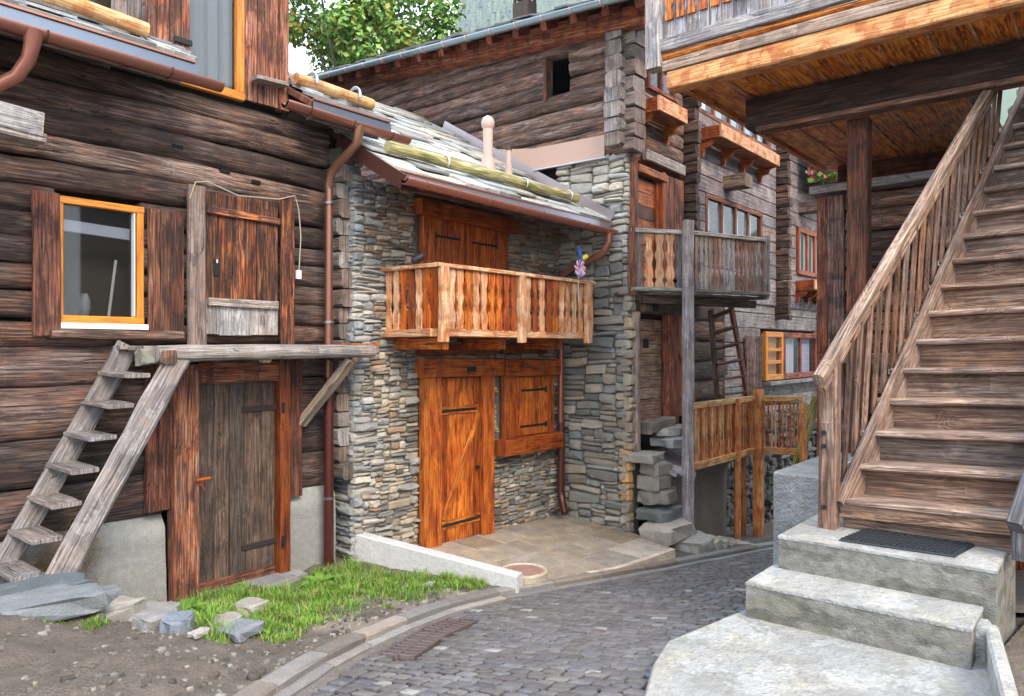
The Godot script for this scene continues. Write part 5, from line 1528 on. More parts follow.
	beam(ld, "sill", M.grey, Vector3(8.4, .97, -4.74), Vector3(9.05, 1.0, -4.74), .2, .15, Vector3(0, 0, 1), Color(.75, .65, .58), .02, .008, 4)
	# balcony skewed away from the wall
	var bl := part(t, "balcony", Vector3(9.0, 2.7, -4.4))
	var P0 := Vector3(8.10, 2.72, -4.79); var P1 := Vector3(8.76, 2.72, -4.32); var P2 := Vector3(10.08, 2.72, -3.81)
	var gc := [Color(1.0, .85, .8), Color(.85, .72, .68), Color(1.1, .95, .9), Color(.7, .6, .62)]
	for s in [[P0, P1, 5, 1], [P1, P2, 17, 0]]:
		var a: Vector3 = s[0]; var z: Vector3 = s[1]
		var dir := (z - a).normalized()
		beam(bl, "handrail", M.grey, a + Vector3.UP * .76, z + Vector3.UP * .76, .09, .055, dir.cross(Vector3.UP), Color(1.4, 1.35, 1.3), .008, .003, 4)
		beam(bl, "bottom_rail", M.grey, a + Vector3(0, .02, 0), z + Vector3(0, .02, 0), .12, .05, dir.cross(Vector3.UP), Color(.8, .82, .72), .008, .003, 4)
		for k in s[2]:
			var f = (k + .75) / (s[2] + .5)
			var q := a.lerp(z, f)
			if s[3]:
				baluster(bl, "baluster", M.pale if k > 0 and k < 4 else M.grey, q + Vector3.UP * .05, q + Vector3.UP * .74, dir, .125, .022, 1, Color(.95, .85, .8) if k > 0 and k < 4 else Color(.6, .55, .58), .12)
			else:
				baluster(bl, "baluster", M.grey, q + Vector3.UP * .05, q + Vector3.UP * .74, dir, .062, .022, 0, pick([Color(1.4, .95, .75), Color(1.3, 1.1, 1.0), Color(1.6, 1.5, 1.5), Color(1.1, .65, .48)], .15), .15)
	for k in 7:
		var f := k / 6.0
		var q := P0.lerp(P1, minf(f * 3.0, 1.0)) if f < .333 else P1.lerp(P2, (f - .333) / .667)
		beam(bl, "floor_board", M.grey, q + Vector3(.0, -.03, -.02), Vector3(q.x + .1, q.y - .03, -4.95), .27, .03, Vector3.RIGHT, Color(.55, .5, .46), .004)
	beam(bl, "joist", M.old, Vector3(8.3, 2.62, -4.75), P2 + Vector3(-.05, -.12, -.15), .09, .1, Vector3(0, 0, 1), Color(1.2, 1.1, 1.0), .008)
	beam(bl, "newel", M.red, Vector3(8.12, 2.66, -4.76), Vector3(8.12, 3.52, -4.76), .08, .08, Vector3.RIGHT, Color(1.6, 1.4, 1.3), .006)
	beam(bl, "newel", M.grey, P2 + Vector3(0, -.02, 0), P2 + Vector3(0, .82, 0), .10, .09, Vector3.RIGHT, Color(.9, .88, .85), .012)
	beam(bl, "tall_post", M.grey, Vector3(8.66, -.62, -4.27), Vector3(8.66, 3.62, -4.27), .125, .12, Vector3(1, 0, .6), Color(1.25, 1.2, 1.22), .02, .004, 14)
	var sr := [P2, Vector3(10.2, 2.72, -4.86)]
	beam(bl, "handrail", M.grey, sr[0] + Vector3.UP * .72, sr[1] + Vector3.UP * .72, .09, .055, Vector3.RIGHT, Color(.9, .9, .9), .008)

func house_d() -> void:
	var t := thing("plank_chalet", Vector3(13, -.9, -5.5), "long grey purple plank chalet with rows of small windows", "house")
	var core := Shape.new()
	add_beam(core, Vector3(11.3, 3.2, -7.3), Vector3(24, 3.2, -7.3), 4.5, 9.6, Vector3(0, 0, 1), .01)
	put(core, "wall_core", M.core, t)
	var core2 := Shape.new()
	add_beam(core2, Vector3(9.72, 5.6, -5.6), Vector3(11.4, 5.6, -5.6), 1.1, 5.8, Vector3(0, 0, 1), .01)
	put(core2, "wall_core", M.core, t)
	var holes := [Rect2(10.42, 3.68, 2.3, .68), Rect2(10.1, 5.48, 3.0, .72), Rect2(12.7, 1.4, 2.9, .92), Rect2(14.4, 3.4, 1.6, .95)]
	var y := 2.75
	var gc := [Color(.66, .61, .68), Color(.56, .53, .61), Color(.74, .67, .72), Color(.5, .47, .54), Color(.66, .57, .58)]
	while y < 7.9:
		var h := rr(.19, .25)
		for seg in [[9.8, 13.35], [13.55, 17.2], [17.4, 23.5]]:
			var cuts := [[seg[0], seg[1]]]
			for r: Rect2 in holes:
				if r.position.y < y + h * .6 and r.end.y > y + h * .4 and r.position.x >= seg[0] - .1 and r.end.x <= seg[1] + .1:
					var nx := []
					for s in cuts:
						if r.end.x <= s[0] or r.position.x >= s[1]: nx.append(s)
						else:
							nx.append([s[0], r.position.x]); nx.append([r.end.x, s[1]])
					cuts = nx
			for s in cuts:
				if s[1] - s[0] < .05: continue
				beam(t, "wall_plank", M.grey, Vector3(s[0], y + h * .5, -4.92), Vector3(s[1], y + h * .5, -4.92), .12, h - .008, Vector3(0, 0, 1), pick(gc, .15) * 1.15, .012, .003, 6, .08)
		y += h
	# paler lower storey
	stone_wall(t, Vector3(10.2, -1.5, -4.84), Vector3.RIGHT, Vector3(0, 0, 1), 5.2, 2.35, [], Vector2(.34, .16), func(_u, _v): return pick([Color(.12, .11, .10), Color(.16, .15, .135), Color(.09, .09, .08), Color(.2, .18, .16)], .2), 90, .05)
	y = .85
	while y < 2.74:
		var h := rr(.2, .28)
		for s in [[11.2, 12.68], [15.6, 19.0]] if (y + h > 1.42 and y < 2.25) else [[11.2, 19.0]]:
			beam(t, "wall_plank", M.grey, Vector3(s[0], y + h * .5, -4.95), Vector3(s[1], y + h * .5, -4.95), .12, h - .006, Vector3(0, 0, 1), pick([Color(.78, .77, .78), Color(.65, .63, .66), Color(.88, .87, .88)], .12), .014, .004, 8, .08)
		y += h
	cross_heads(t, 9.78, 2.95, 7.6, -4.86, .20, .13, [Color(.8, .72, .7), Color(1.1, 1.0, .95), Color(.6, .55, .55)])
	cross_heads(t, 13.45, 2.5, 7.6, -4.86, .22, .14, [Color(.9, .8, .8), Color(1.2, 1.1, 1.05), Color(.7, .65, .65)])
	cross_heads(t, 17.3, .4, 7.6, -4.86, .28, .2, [Color(.8, .7, .7), Color(1.1, 1.0, .95)])
	cross_heads(t, 15.9, -.8, 2.6, -4.86, .35, .3, [Color(.9, .8, .75), Color(1.4, 1.2, 1.1)])
	# window bands
	var w1 := window(t, 10.44, 12.70, 3.70, 4.34, -4.88, .07, M.red, Color(1.6, 1.4, 1.4), 4)
	for k in 4: curtain(w1, 10.52 + k * .55, 10.78 + k * .55, 3.74, 4.3, -4.96, Color(.36, .48, .58))
	var w2 := window(t, 10.12, 13.08, 5.50, 6.18, -4.88, .07, M.red, Color(1.6, 1.4, 1.4), 5)
	for k in 5: curtain(w2, 10.22 + k * .58, 10.62 + k * .58, 5.54, 6.14, -4.96, [Color(.75, .78, .8), Color(.30, .48, .60)][mini(k, 1)])
	bracket_shelf(t, 10.2, 12.55, 5.17, -4.86, -4.52, 4)
	var o := window(t, 12.74, 13.6, 1.43, 2.29, -4.84, .10, M.frame, Color(1, 1, 1.2), 1, 3)
	curtain(o, 12.8, 13.5, 1.5, 2.25, -4.92, Color(.75, .35, .05))
	var o2 := window(t, 13.62, 15.52, 1.43, 2.29, -4.84, .10, M.red, Color(1.9, 1.2, 1.1), 2, 1)
	curtain(o2, 13.75, 14.45, 1.48, 2.25, -4.93, Color(.62, .68, .82))
	curtain(o2, 14.7, 15.4, 1.48, 2.25, -4.93, Color(.58, .62, .78))
	beam(o2, "sill", M.grey, Vector3(12.7, 1.38, -4.78), Vector3(15.6, 1.38, -4.78), .16, .06, Vector3(0, 0, 1), Color(.8, .8, .82), .006)
	var w4 := window(t, 14.42, 15.98, 3.42, 4.33, -4.84, .09, M.orange, Color(.6, .5, .6), 3, 1)
	for k in 3: curtain(w4, 14.52 + k * .48, 14.86 + k * .48, 3.46, 4.28, -4.92, Color(.72, .72, .76))
	bracket_shelf(t, 14.35, 16.0, 3.20, -4.86, -4.5, 4)
	for s in [[11.2, 4.60], [14.72, 4.72]]:
		beam(t, "beam_end", M.stair, Vector3(s[0], s[1], -5.0), Vector3(s[0], s[1], -4.5), .3, .2, Vector3.RIGHT, Color(1.5, 1.5, 1.4), .012, .004, 2)
	upright_boards(t, "old_door_board", M.old, 11.9, 12.6, .9, 2.2, -4.84, .04, .14, [Color(1.0, .95, 1.0), Color(1.4, 1.2, 1.2)], .2)
	var rb := shape(Color(.3, .3, .31), .03)
	add_slab(rb, Vector3(9.5, 7.95, -4.0), Vector3.RIGHT, Vector3(0, .45, -1).normalized(), Vector3(0, 1, .45).normalized(), PackedVector2Array([Vector2(0, 0), Vector2(14.5, 0), Vector2(14.5, 5), Vector2(0, 5)]), .12)
	put(rb, "roof", M.slate, t)
	# flower box with geraniums under the eaves of the far window
	var f := thing("flower_box", Vector3(15.6, 5.1, -4.6), "wooden flower box of red and pink geraniums on the plank chalet", "flower box")
	beam(f, "box", M.red, Vector3(14.7, 5.22, -4.62), Vector3(17.4, 5.22, -4.62), .24, .2, Vector3(0, 0, 1), Color(1.8, 1.5, 1.3), .008)
	for k in 3: beam(f, "bracket", M.red, Vector3(14.9 + k * 1.1, 5.08, -4.84), Vector3(14.9 + k * 1.1, 5.08, -4.5), .06, .08, Vector3.RIGHT, Color(1, 1, 1), .006)
	var lv := Shape.new()
	var fl := Shape.new()
	for k in 8000:
		var p := Vector3(rr(14.4, 17.45), 5.6 + rr(-.42, .42), -4.4 + rr(-.25, .3))
		var flower := rng.randf() < .4
		var b: Shape = fl if flower else lv
		b.col = vary([Color(.62, .02, .03), Color(.70, .06, .18), Color(.75, .5, .52)][rng.randi() % 3], .2) if flower else vary(Color(.15, .33, .06), .35)
		var a := Vector3(rr(-1, 1), rr(-1, 1), rr(-1, 1)).normalized() * .042
		var c := a.cross(Vector3(rr(-1, 1), rr(-1, 1), rr(-1, 1))).normalized() * .04
		b.quad(p - a - c, p + a - c, p + a + c, p - a + c)
	put(lv, "leaves", M.leaf, f)
	put(fl, "blossoms", M.leaf, f)

func deck() -> void:
	var t := thing("fenced_deck", Vector3(9.8, 0, -4.4), "wooden deck with orange slatted fence in front of the chalets", "deck")
	var A := Vector3(8.78, .42, -4.30); var B := Vector3(10.87, .42, -4.27); var C := Vector3(11.12, .42, -3.65)
	var tx := [Color(1.0, .72, .45), Color(1.15, .9, .62), Color(.85, .58, .35), Color(1.2, 1.0, .8)]
	for s in [[A, B, 25], [B, C, 13]]:
		var a: Vector3 = s[0]; var z: Vector3 = s[1]
		var dir := (z - a).normalized()
		var sd := dir.cross(Vector3.UP)
		beam(t, "handrail", M.pale, a + Vector3.UP * .83, z + Vector3.UP * .83, .06, .08, sd, Color(1.15, .92, .6), .006, .002, 5)
		beam(t, "bottom_rail", M.pale, a + Vector3(0, .05, 0), z + Vector3(0, .05, 0), .08, .10, sd, Color(1.15, .9, .58), .008, .002, 5)
		for k in s[2]:
			var q := a.lerp(z, (k + .6) / s[2])
			baluster(t, "slat", M.orange if k % 3 == 0 else M.pale, q + Vector3.UP * .10, q + Vector3.UP * .80, dir, a.distance_to(z) / s[2] * .56, .022, 0, tx[rng.randi() % 4], .15)
	for s in [[10.15, -4.24, -.95, 1.28, .07], [10.87, -4.22, -1.05, 1.38, .13], [10.66, -4.42, -1.0, .38, .14], [11.1, -3.64, .2, 1.2, .09]]:
		beam(t, "post", M.pale, Vector3(s[0], s[2], s[1]), Vector3(s[0], s[3], s[1]), s[4], s[4], Vector3.RIGHT, Color(1.05, .68, .36), .010, .003, 8)
	beam(t, "slanting_board", M.mossy, Vector3(11.28, 1.28, -3.5), Vector3(10.95, -.3, -3.85), .17, .04, Vector3(1, 0, .5), Color(1.1, 1.0, .6), .006, .003, 6)
	beam(t, "leaning_pole", M.mossy, Vector3(11.6, 1.1, -4.6), Vector3(11.0, 1.22, -3.7), .07, .06, Vector3.UP, Color(1.0, .9, .7), .012, .004, 4)
	for k in 10:
		var x := 8.5 + k * .255
		beam(t, "floor_board", M.grey, Vector3(x, .60 - .012 * k, -4.86), Vector3(x + .1, .40, -4.36), .24, .045, Vector3.RIGHT, Color(.9, .92, .98), .006, .003, 3)
	beam(t, "edge_beam", M.grey, Vector3(8.26, .62, -4.80), Vector3(8.74, .36, -4.22), .06, .11, Vector3(0, 0, 1), Color(.85, .86, .92), .008, .003, 4)
	# stone steps up to the cellar door and loose stones below the deck
	var g := "flat stones piled at the chalet corner"
	var sp := [[Vector3(9.05, .90, -4.68), Vector3(.75, .12, .36), Color(.50, .46, .42), "pale flat stone just below the cellar door"], [Vector3(8.95, .77, -4.58), Vector3(.72, .14, .40), Color(.44, .42, .40), "thick pale slab on the deck below the cellar door"], [Vector3(8.30, .62, -4.70), Vector3(.5, .13, .40), Color(.40, .37, .33), "long flat stone on top of the stone corner"], [Vector3(8.42, .48, -4.60), Vector3(.36, .18, .34), Color(.37, .34, .30), "grey stone stacked under the deck edge beam"], [Vector3(8.40, .30, -4.62), Vector3(.4, .2, .36), Color(.34, .32, .29), "rounded grey stone in the corner stack above the dark slab"], [Vector3(8.45, .12, -4.60), Vector3(.45, .2, .4), Color(.36, .33, .29), "tan stone in the middle of the corner stack"], [Vector3(8.46, -.10, -4.55), Vector3(.62, .16, .42), Color(.24, .25, .25), "dark grey slab lying above the big pale slab"], [Vector3(8.32, -.28, -4.40), Vector3(.85, .24, .46), Color(.52, .46, .40), "big pale slab at the foot of the tall grey post"], [Vector3(8.62, -.48, -4.18), Vector3(.72, .24, .44), Color(.46, .43, .39), "rounded grey stone right under the tall grey post"], [Vector3(8.9, -.52, -4.12), Vector3(.34, .22, .30), Color(.55, .46, .38), "small warm beige stone right of the tall grey post"], [Vector3(9.15, -.60, -4.10), Vector3(.32, .20, .28), Color(.42, .38, .34), "small brown stone between the posts"], [Vector3(9.42, -.64, -4.12), Vector3(.36, .18, .30), Color(.40, .33, .28), "reddish brown stone left of the thin fence post"], [Vector3(9.72, -.72, -4.05), Vector3(.4, .14, .3), Color(.50, .45, .40), "pale flat stone beside the thin fence post"], [Vector3(9.05, -.66, -3.98), Vector3(.24, .14, .2), Color(.5, .44, .38), "smallest beige stone against the kerb"]]
	for s in sp: rock("flat_stone", s[0], s[1], rr(-.3, .3), s[2], s[3], g)
	var pw := shape(Color(.85, .74, .64), .03)
	add_slab(pw, Vector3(8.6, -1.2, -4.62), Vector3.RIGHT, Vector3.UP, Vector3(0, 0, 1), PackedVector2Array([Vector2(0, 0), Vector2(1.95, 0), Vector2(2.1, 1.6), Vector2(0, 1.6)]), .2)
	meta(put(pw, "render_panel", M.plaster, self), "brown grey rendered wall panel under the deck", "wall")
	# open ladder behind the deck
	var l := thing("open_stair", Vector3(11.0, .6, -4.4), "dark open plank stair standing behind the deck fence", "stair")
	beam(l, "stringer", M.red, Vector3(10.02, 2.66, -4.30), Vector3(11.0, .75, -4.34), .05, .10, Vector3(0, 0, 1), Color(1.5, 1.2, 1.1), .006, .002, 5)
	beam(l, "stringer", M.stair, Vector3(9.87, 2.54, -4.52), Vector3(10.4, .75, -4.62), .05, .10, Vector3(0, 0, 1), Color(.8, .7, .6), .006, .002, 5)
	for k in 8:
		var f := (k + .5) / 8.0
		beam(l, "tread", M.stair, Vector3(9.87, 2.54, -4.52).lerp(Vector3(10.4, .75, -4.62), f), Vector3(10.02, 2.66, -4.30).lerp(Vector3(11.0, .75, -4.34), f), .16, .03, Vector3.RIGHT, Color(1.1, .9, .8), .004)

func house_e() -> void:
	var t := thing("gallery_house", Vector3(8, 0, 0), "timber house at right with an overhanging gallery on a dark beam and post", "house")
	var core := Shape.new()
	add_beam(core, Vector3(5.6, 3.2, 1.9), Vector3(15, 3.2, 1.9), 2.4, 7.4, Vector3(0, 0, 1), .01)
	put(core, "wall_core", M.core, t)
	var y := .3
	while y < 6.6:
		timber(t, "log", M.old, Vector3(5.6, y + .11, .66), Vector3(11, y + .11, .66), .2, .22, Vector3(0, 0, 1), pick([Color(1.4, 1.2, 1.1), Color(1.0, .9, .9), Color(1.8, 1.5, 1.3)], .2), .008, .25)
		y += .22
	# gallery floor seen from below
	var so := part(t, "soffit", Vector3(8, 4.3, -1))
	var z := -2.95
	while z < .55:
		var w := rr(.24, .34)
		var x1 := 10.05 if z + w < -1.05 else 6.78
		beam(so, "soffit_board", M.soffit, Vector3(5.98, 4.325, z + w * .5), Vector3(x1, 4.325, z + w * .5), w - .004, .03, Vector3(0, 0, 1), pick([Color(1, .95, .9), Color(1.1, 1.1, 1.1), Color(.85, .78, .75), Color(1.05, 1.0, .95)], .1), .003, .001, 4)
		beam(so, "cover_strip", M.pale, Vector3(5.98, 4.304, z + w), Vector3(x1, 4.304, z + w), .016 + rr(0, .012), .012, Vector3(0, 0, 1), Color(1.0, 1.0, 1.0), .002, 0, 2)
		z += w
	var fl := Shape.new()
	add_slab(fl, Vector3(5.95, 4.46, .55), Vector3.RIGHT, Vector3.FORWARD, Vector3.UP, PackedVector2Array([Vector2(0, 0), Vector2(.85, 0), Vector2(.85, 1.6), Vector2(4.1, 1.6), Vector2(4.1, 3.5), Vector2(0, 3.5)]), .10)
	put(fl, "gallery_floor", M.grey, t)
	beam(t, "main_beam", M.old, Vector3(6.72, 4.145, -2.68), Vector3(6.72, 4.145, .7), .24, .27, Vector3.RIGHT, Color(.5, .42, .38), .014, .004, 12)
	beam(t, "beam_lip", M.old, Vector3(6.66, 3.985, -2.58), Vector3(6.66, 3.985, .7), .16, .045, Vector3.RIGHT, Color(1.8, 1.4, 1.1), .008, .002, 8)
	beam(t, "post", M.red, Vector3(6.85, -.6, -1.77), Vector3(6.85, 3.97, -1.77), .165, .165, Vector3.RIGHT, Color(.85, .72, .62), .012, .003, 12)
	beam(t, "far_plate", M.red, Vector3(9.9, 4.16, -2.8), Vector3(9.9, 4.16, .6), .14, .28, Vector3.RIGHT, Color(.9, .7, .6), .01)
	beam(t, "edge_joist", M.soffit, Vector3(6.0, 4.33, -2.99), Vector3(10.0, 4.33, -2.99), .06, .12, Vector3(0, 0, 1), Color(.9, .9, 1.1), .006)
	# front of the gallery
	var g := part(t, "gallery_front", Vector3(5.85, 4.3, -2))
	beam(g, "lower_fascia", M.pale, Vector3(5.92, 4.335, -3.08), Vector3(5.92, 4.335, .6), .16, .155, Vector3.RIGHT, Color(1.1, .8, .55), .010, .002, 8)
	beam(g, "upper_fascia", M.grey, Vector3(5.895, 4.465, -3.12), Vector3(5.895, 4.465, .6), .14, .095, Vector3.RIGHT, Color(1.0, .8, .66), .008, .002, 8)
	beam(g, "round_rail", M.soffit, Vector3(5.88, 4.555, -3.13), Vector3(5.88, 4.555, .6), .09, .05, Vector3.RIGHT, Color(.7, .62, .6), .02, .002, 6)
	beam(g, "bottom_rail", M.grey, Vector3(5.84, 4.645, -3.16), Vector3(5.84, 4.645, .6), .06, .115, Vector3.RIGHT, Color(.95, 1.0, 1.1), .006, .002, 6)
	var zz := -3.06
	while zz < .5:
		beam(g, "infill_board", M.grey, Vector3(5.87, 4.69, zz), Vector3(5.87, 5.6, zz), .098, .022, Vector3(0, 0, 1), pick([Color(.95, 1.0, 1.12), Color(.8, .84, .95), Color(1.05, 1.05, 1.1)], .08), .003, .001, 3)
		if zz < -2.3:
			baluster(g, "baluster", M.orange, Vector3(5.845, 4.86, zz), Vector3(5.845, 5.6, zz), Vector3(0, 0, 1), .075, .02, 1, Color(1.15, 1.35, 2.2), .15)
		zz += .105
	beam(g, "handrail", M.grey, Vector3(5.85, 5.62, -3.2), Vector3(5.85, 5.62, .6), .14, .06, Vector3.RIGHT, Color(.95, .95, 1), .006)
	beam(g, "corner_post", M.grey, Vector3(5.86, 4.46, -3.20), Vector3(5.86, 6.9, -3.20), .15, .14, Vector3.RIGHT, Color(1.2, 1.2, 1.25), .012, .003, 6)
	zz = 6.1
	while zz < 10:
		beam(g, "infill_board", M.grey, Vector3(zz, 4.5, -3.14), Vector3(zz, 5.6, -3.14), .1, .022, Vector3.RIGHT, Color(.9, .92, 1), .003)
		zz += .108
	# log room under the far end of the gallery
	var r := part(t, "log_room", Vector3(9, 0, -1))
	var rc := Shape.new()
	add_beam(rc, Vector3(8.18, 1.2, -.86), Vector3(10.1, 1.2, -.86), 2.9, 4.75, Vector3(0, 0, 1), .01)
	put(rc, "room_core", M.core, r)
	y = -1.0
	while y < 3.55:
		var h := rr(.17, .24)
		var from := -2.16
		var to := .55
		if y + h * .5 < 3.0: to = -1.35
		timber(r, "log", M.old, Vector3(8.08, y + h * .5, from), Vector3(8.08, y + h * .5, to), .2, h, Vector3.RIGHT, pick([Color(.9, .85, .85), Color(2.2, 1.5, 1.1), Color(1.6, 1.5, 1.5), Color(.6, .55, .6), Color(2.6, 2.4, 2.3)], .2), .008, .25)
		head(r, M.old, Vector3(7.90, y + h * .5, -2.12), Vector3(8.2, y + h * .5, -2.12), .1, h - .014, Vector3(0, 0, 1), pick([Color(2.2, 2.0, 1.9), Color(1.4, 1.2, 1.1), Color(1.8, 1.2, .8)], .2))
		timber(r, "log", M.old, Vector3(8.1, y + h * .5, -2.32), Vector3(10.1, y + h * .5, -2.32), .2, h, Vector3(0, 0, 1), Color(1.3, 1.2, 1.1), .008, .25)
		y += h
	beam(r, "corner_board", M.red, Vector3(7.93, -1, -2.40), Vector3(7.93, 3.55, -2.40), .11, .05, Vector3(0, 0, 1), Color(1.5, 1.2, 1.05), .008, .003, 10)
	beam(r, "corner_board", M.old, Vector3(7.91, -1, -2.265), Vector3(7.91, 3.55, -2.265), .16, .05, Vector3(0, 0, 1), Color(1.6, 1.45, 1.45), .010, .003, 10)
	beam(r, "cap_board", M.grey, Vector3(7.98, 3.62, -2.50), Vector3(7.98, 3.62, .5), .34, .08, Vector3.RIGHT, Color(.95, .98, 1.0), .008, .002, 6)
	upright_boards_x(r, "door_board", M.orange, -1.32, .4, -.9, 2.95, 8.12, [Color(.55, .45, .4), Color(.8, .65, .55), Color(.4, .34, .32)])
	beam(r, "door_lintel", M.stair, Vector3(8.02, 3.06, -1.5), Vector3(8.02, 3.06, .5), .14, .17, Vector3.RIGHT, Color(1.6, 1.5, 1.4), .012)
	beam(t, "low_rail", M.stair, Vector3(7.6, 1.9, -2.2), Vector3(7.6, 1.9, -.6), .05, .1, Vector3.RIGHT, Color(1.6, 1.3, 1.0), .006)

func upright_boards_x(parent: Node3D, n: String, mat: Material, z0: float, z1: float, y0: float, y1: float, x: float, cols: Array) -> void:
	var z := z0
	while z < z1 - .05:
		var w := rr(.12, .18)
		beam(parent, n, mat, Vector3(x, y0, z + w * .5), Vector3(x, y1, z + w * .5), .04, w - .005, Vector3.RIGHT, pick(cols, .15), .004, .001, 4)
		z += w

func staircase() -> void:
	var t := thing("wooden_staircase", Vector3(4.7, .93, -.9), "steep worn wooden staircase with handrail climbing from the concrete landing", "staircase")
	for k in 17:
		var x := 4.62 + k * .172
		var y := 1.107 + k * .19
		var zl := -1.345 + k * .042
		var zr := -.44 + k * .042
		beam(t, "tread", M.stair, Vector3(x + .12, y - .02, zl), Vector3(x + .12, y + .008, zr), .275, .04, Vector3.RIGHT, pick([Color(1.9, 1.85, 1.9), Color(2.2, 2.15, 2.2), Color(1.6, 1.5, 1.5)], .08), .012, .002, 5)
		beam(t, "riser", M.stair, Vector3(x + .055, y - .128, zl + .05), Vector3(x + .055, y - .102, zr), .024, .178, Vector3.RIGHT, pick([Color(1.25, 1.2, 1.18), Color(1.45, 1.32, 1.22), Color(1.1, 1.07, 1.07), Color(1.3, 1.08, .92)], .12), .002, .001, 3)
		# pale outer end of each tread
		beam(t, "tread_end", M.white, Vector3(x + .03, y - .02, zl - .012), Vector3(x + .24, y - .02, zl - .012), .035, .022, Vector3.UP, Color(.85, .86, .9), .003)
	beam(t, "nosing_strip", M.stair, Vector3(4.635, 1.035, -1.3), Vector3(4.635, 1.06, -.46), .035, .08, Vector3.RIGHT, Color(1.9, 1.6, 1.3), .006)
	var d := Vector3(.172, .19, .042).normalized()
	beam(t, "stringer", M.stair, Vector3(4.66, 1.02, -1.285), Vector3(4.66, 1.02, -1.285) + d * 4.3, .24, .05, Vector3.UP, Color(1.6, 1.5, 1.5), .008, .002, 10)
	beam(t, "stringer", M.grey, Vector3(4.53, 1.03, -.405), Vector3(4.53, 1.03, -.405) + d * 4.3, .30, .07, Vector3.UP, Color(.30, .32, .37), .012, .002, 10)
	beam(t, "stringer_foot", M.grey, Vector3(4.52, .93, -.405), Vector3(4.52, 1.2, -.405), .07, .075, Vector3.RIGHT, Color(.27, .29, .34), .01)
	var R0 := Vector3(4.41, 1.815, -1.36); var R1 := Vector3(7.05, 4.30, -.72)
	beam(t, "handrail", M.stair, R0, R1, .065, .085, Vector3(0, 0, 1), Color(2.1, 1.95, 1.9), .016, .001, 8)
	beam(t, "lower_rail", M.stair, R0 + Vector3(.06, -.055, .0), R1 + Vector3(.03, -.075, 0), .04, .03, Vector3(0, 0, 1), Color(2.2, 1.8, 1.6), .004)
	beam(t, "newel", M.stair, Vector3(4.60, .93, -1.36), Vector3(4.60, 1.93, -1.35), .10, .10, Vector3.RIGHT, Color(1.5, 1.3, 1.2), .010, .002, 8)
	for s in [1.06, 1.42, 1.5]:
		tube(t, "bolt", M.iron, [Vector3(4.535, s, -1.37), Vector3(4.552, s, -1.37)], .014, Color.WHITE, 8)
	for k in 20:
		var x := 4.76 + k * .115
		var f := (x - R0.x) / (R1.x - R0.x)
		var rl := R0.lerp(R1, f)
		var st := 1.107 + (x - 4.62) / .172 * .19 - .06
		beam(t, "baluster", M.stair, Vector3(x, st, -1.335 + (x - 4.62) / .172 * .042 - .02), Vector3(x, rl.y - .05, rl.z), .042, .026, Vector3.RIGHT, pick([Color(.9, .7, .58), Color(1.3, 1.0, .85), Color(1.7, 1.5, 1.4), Color(1.0, .8, .7), Color(1.6, 1.05, .65)], .15), .004, .001, 3)

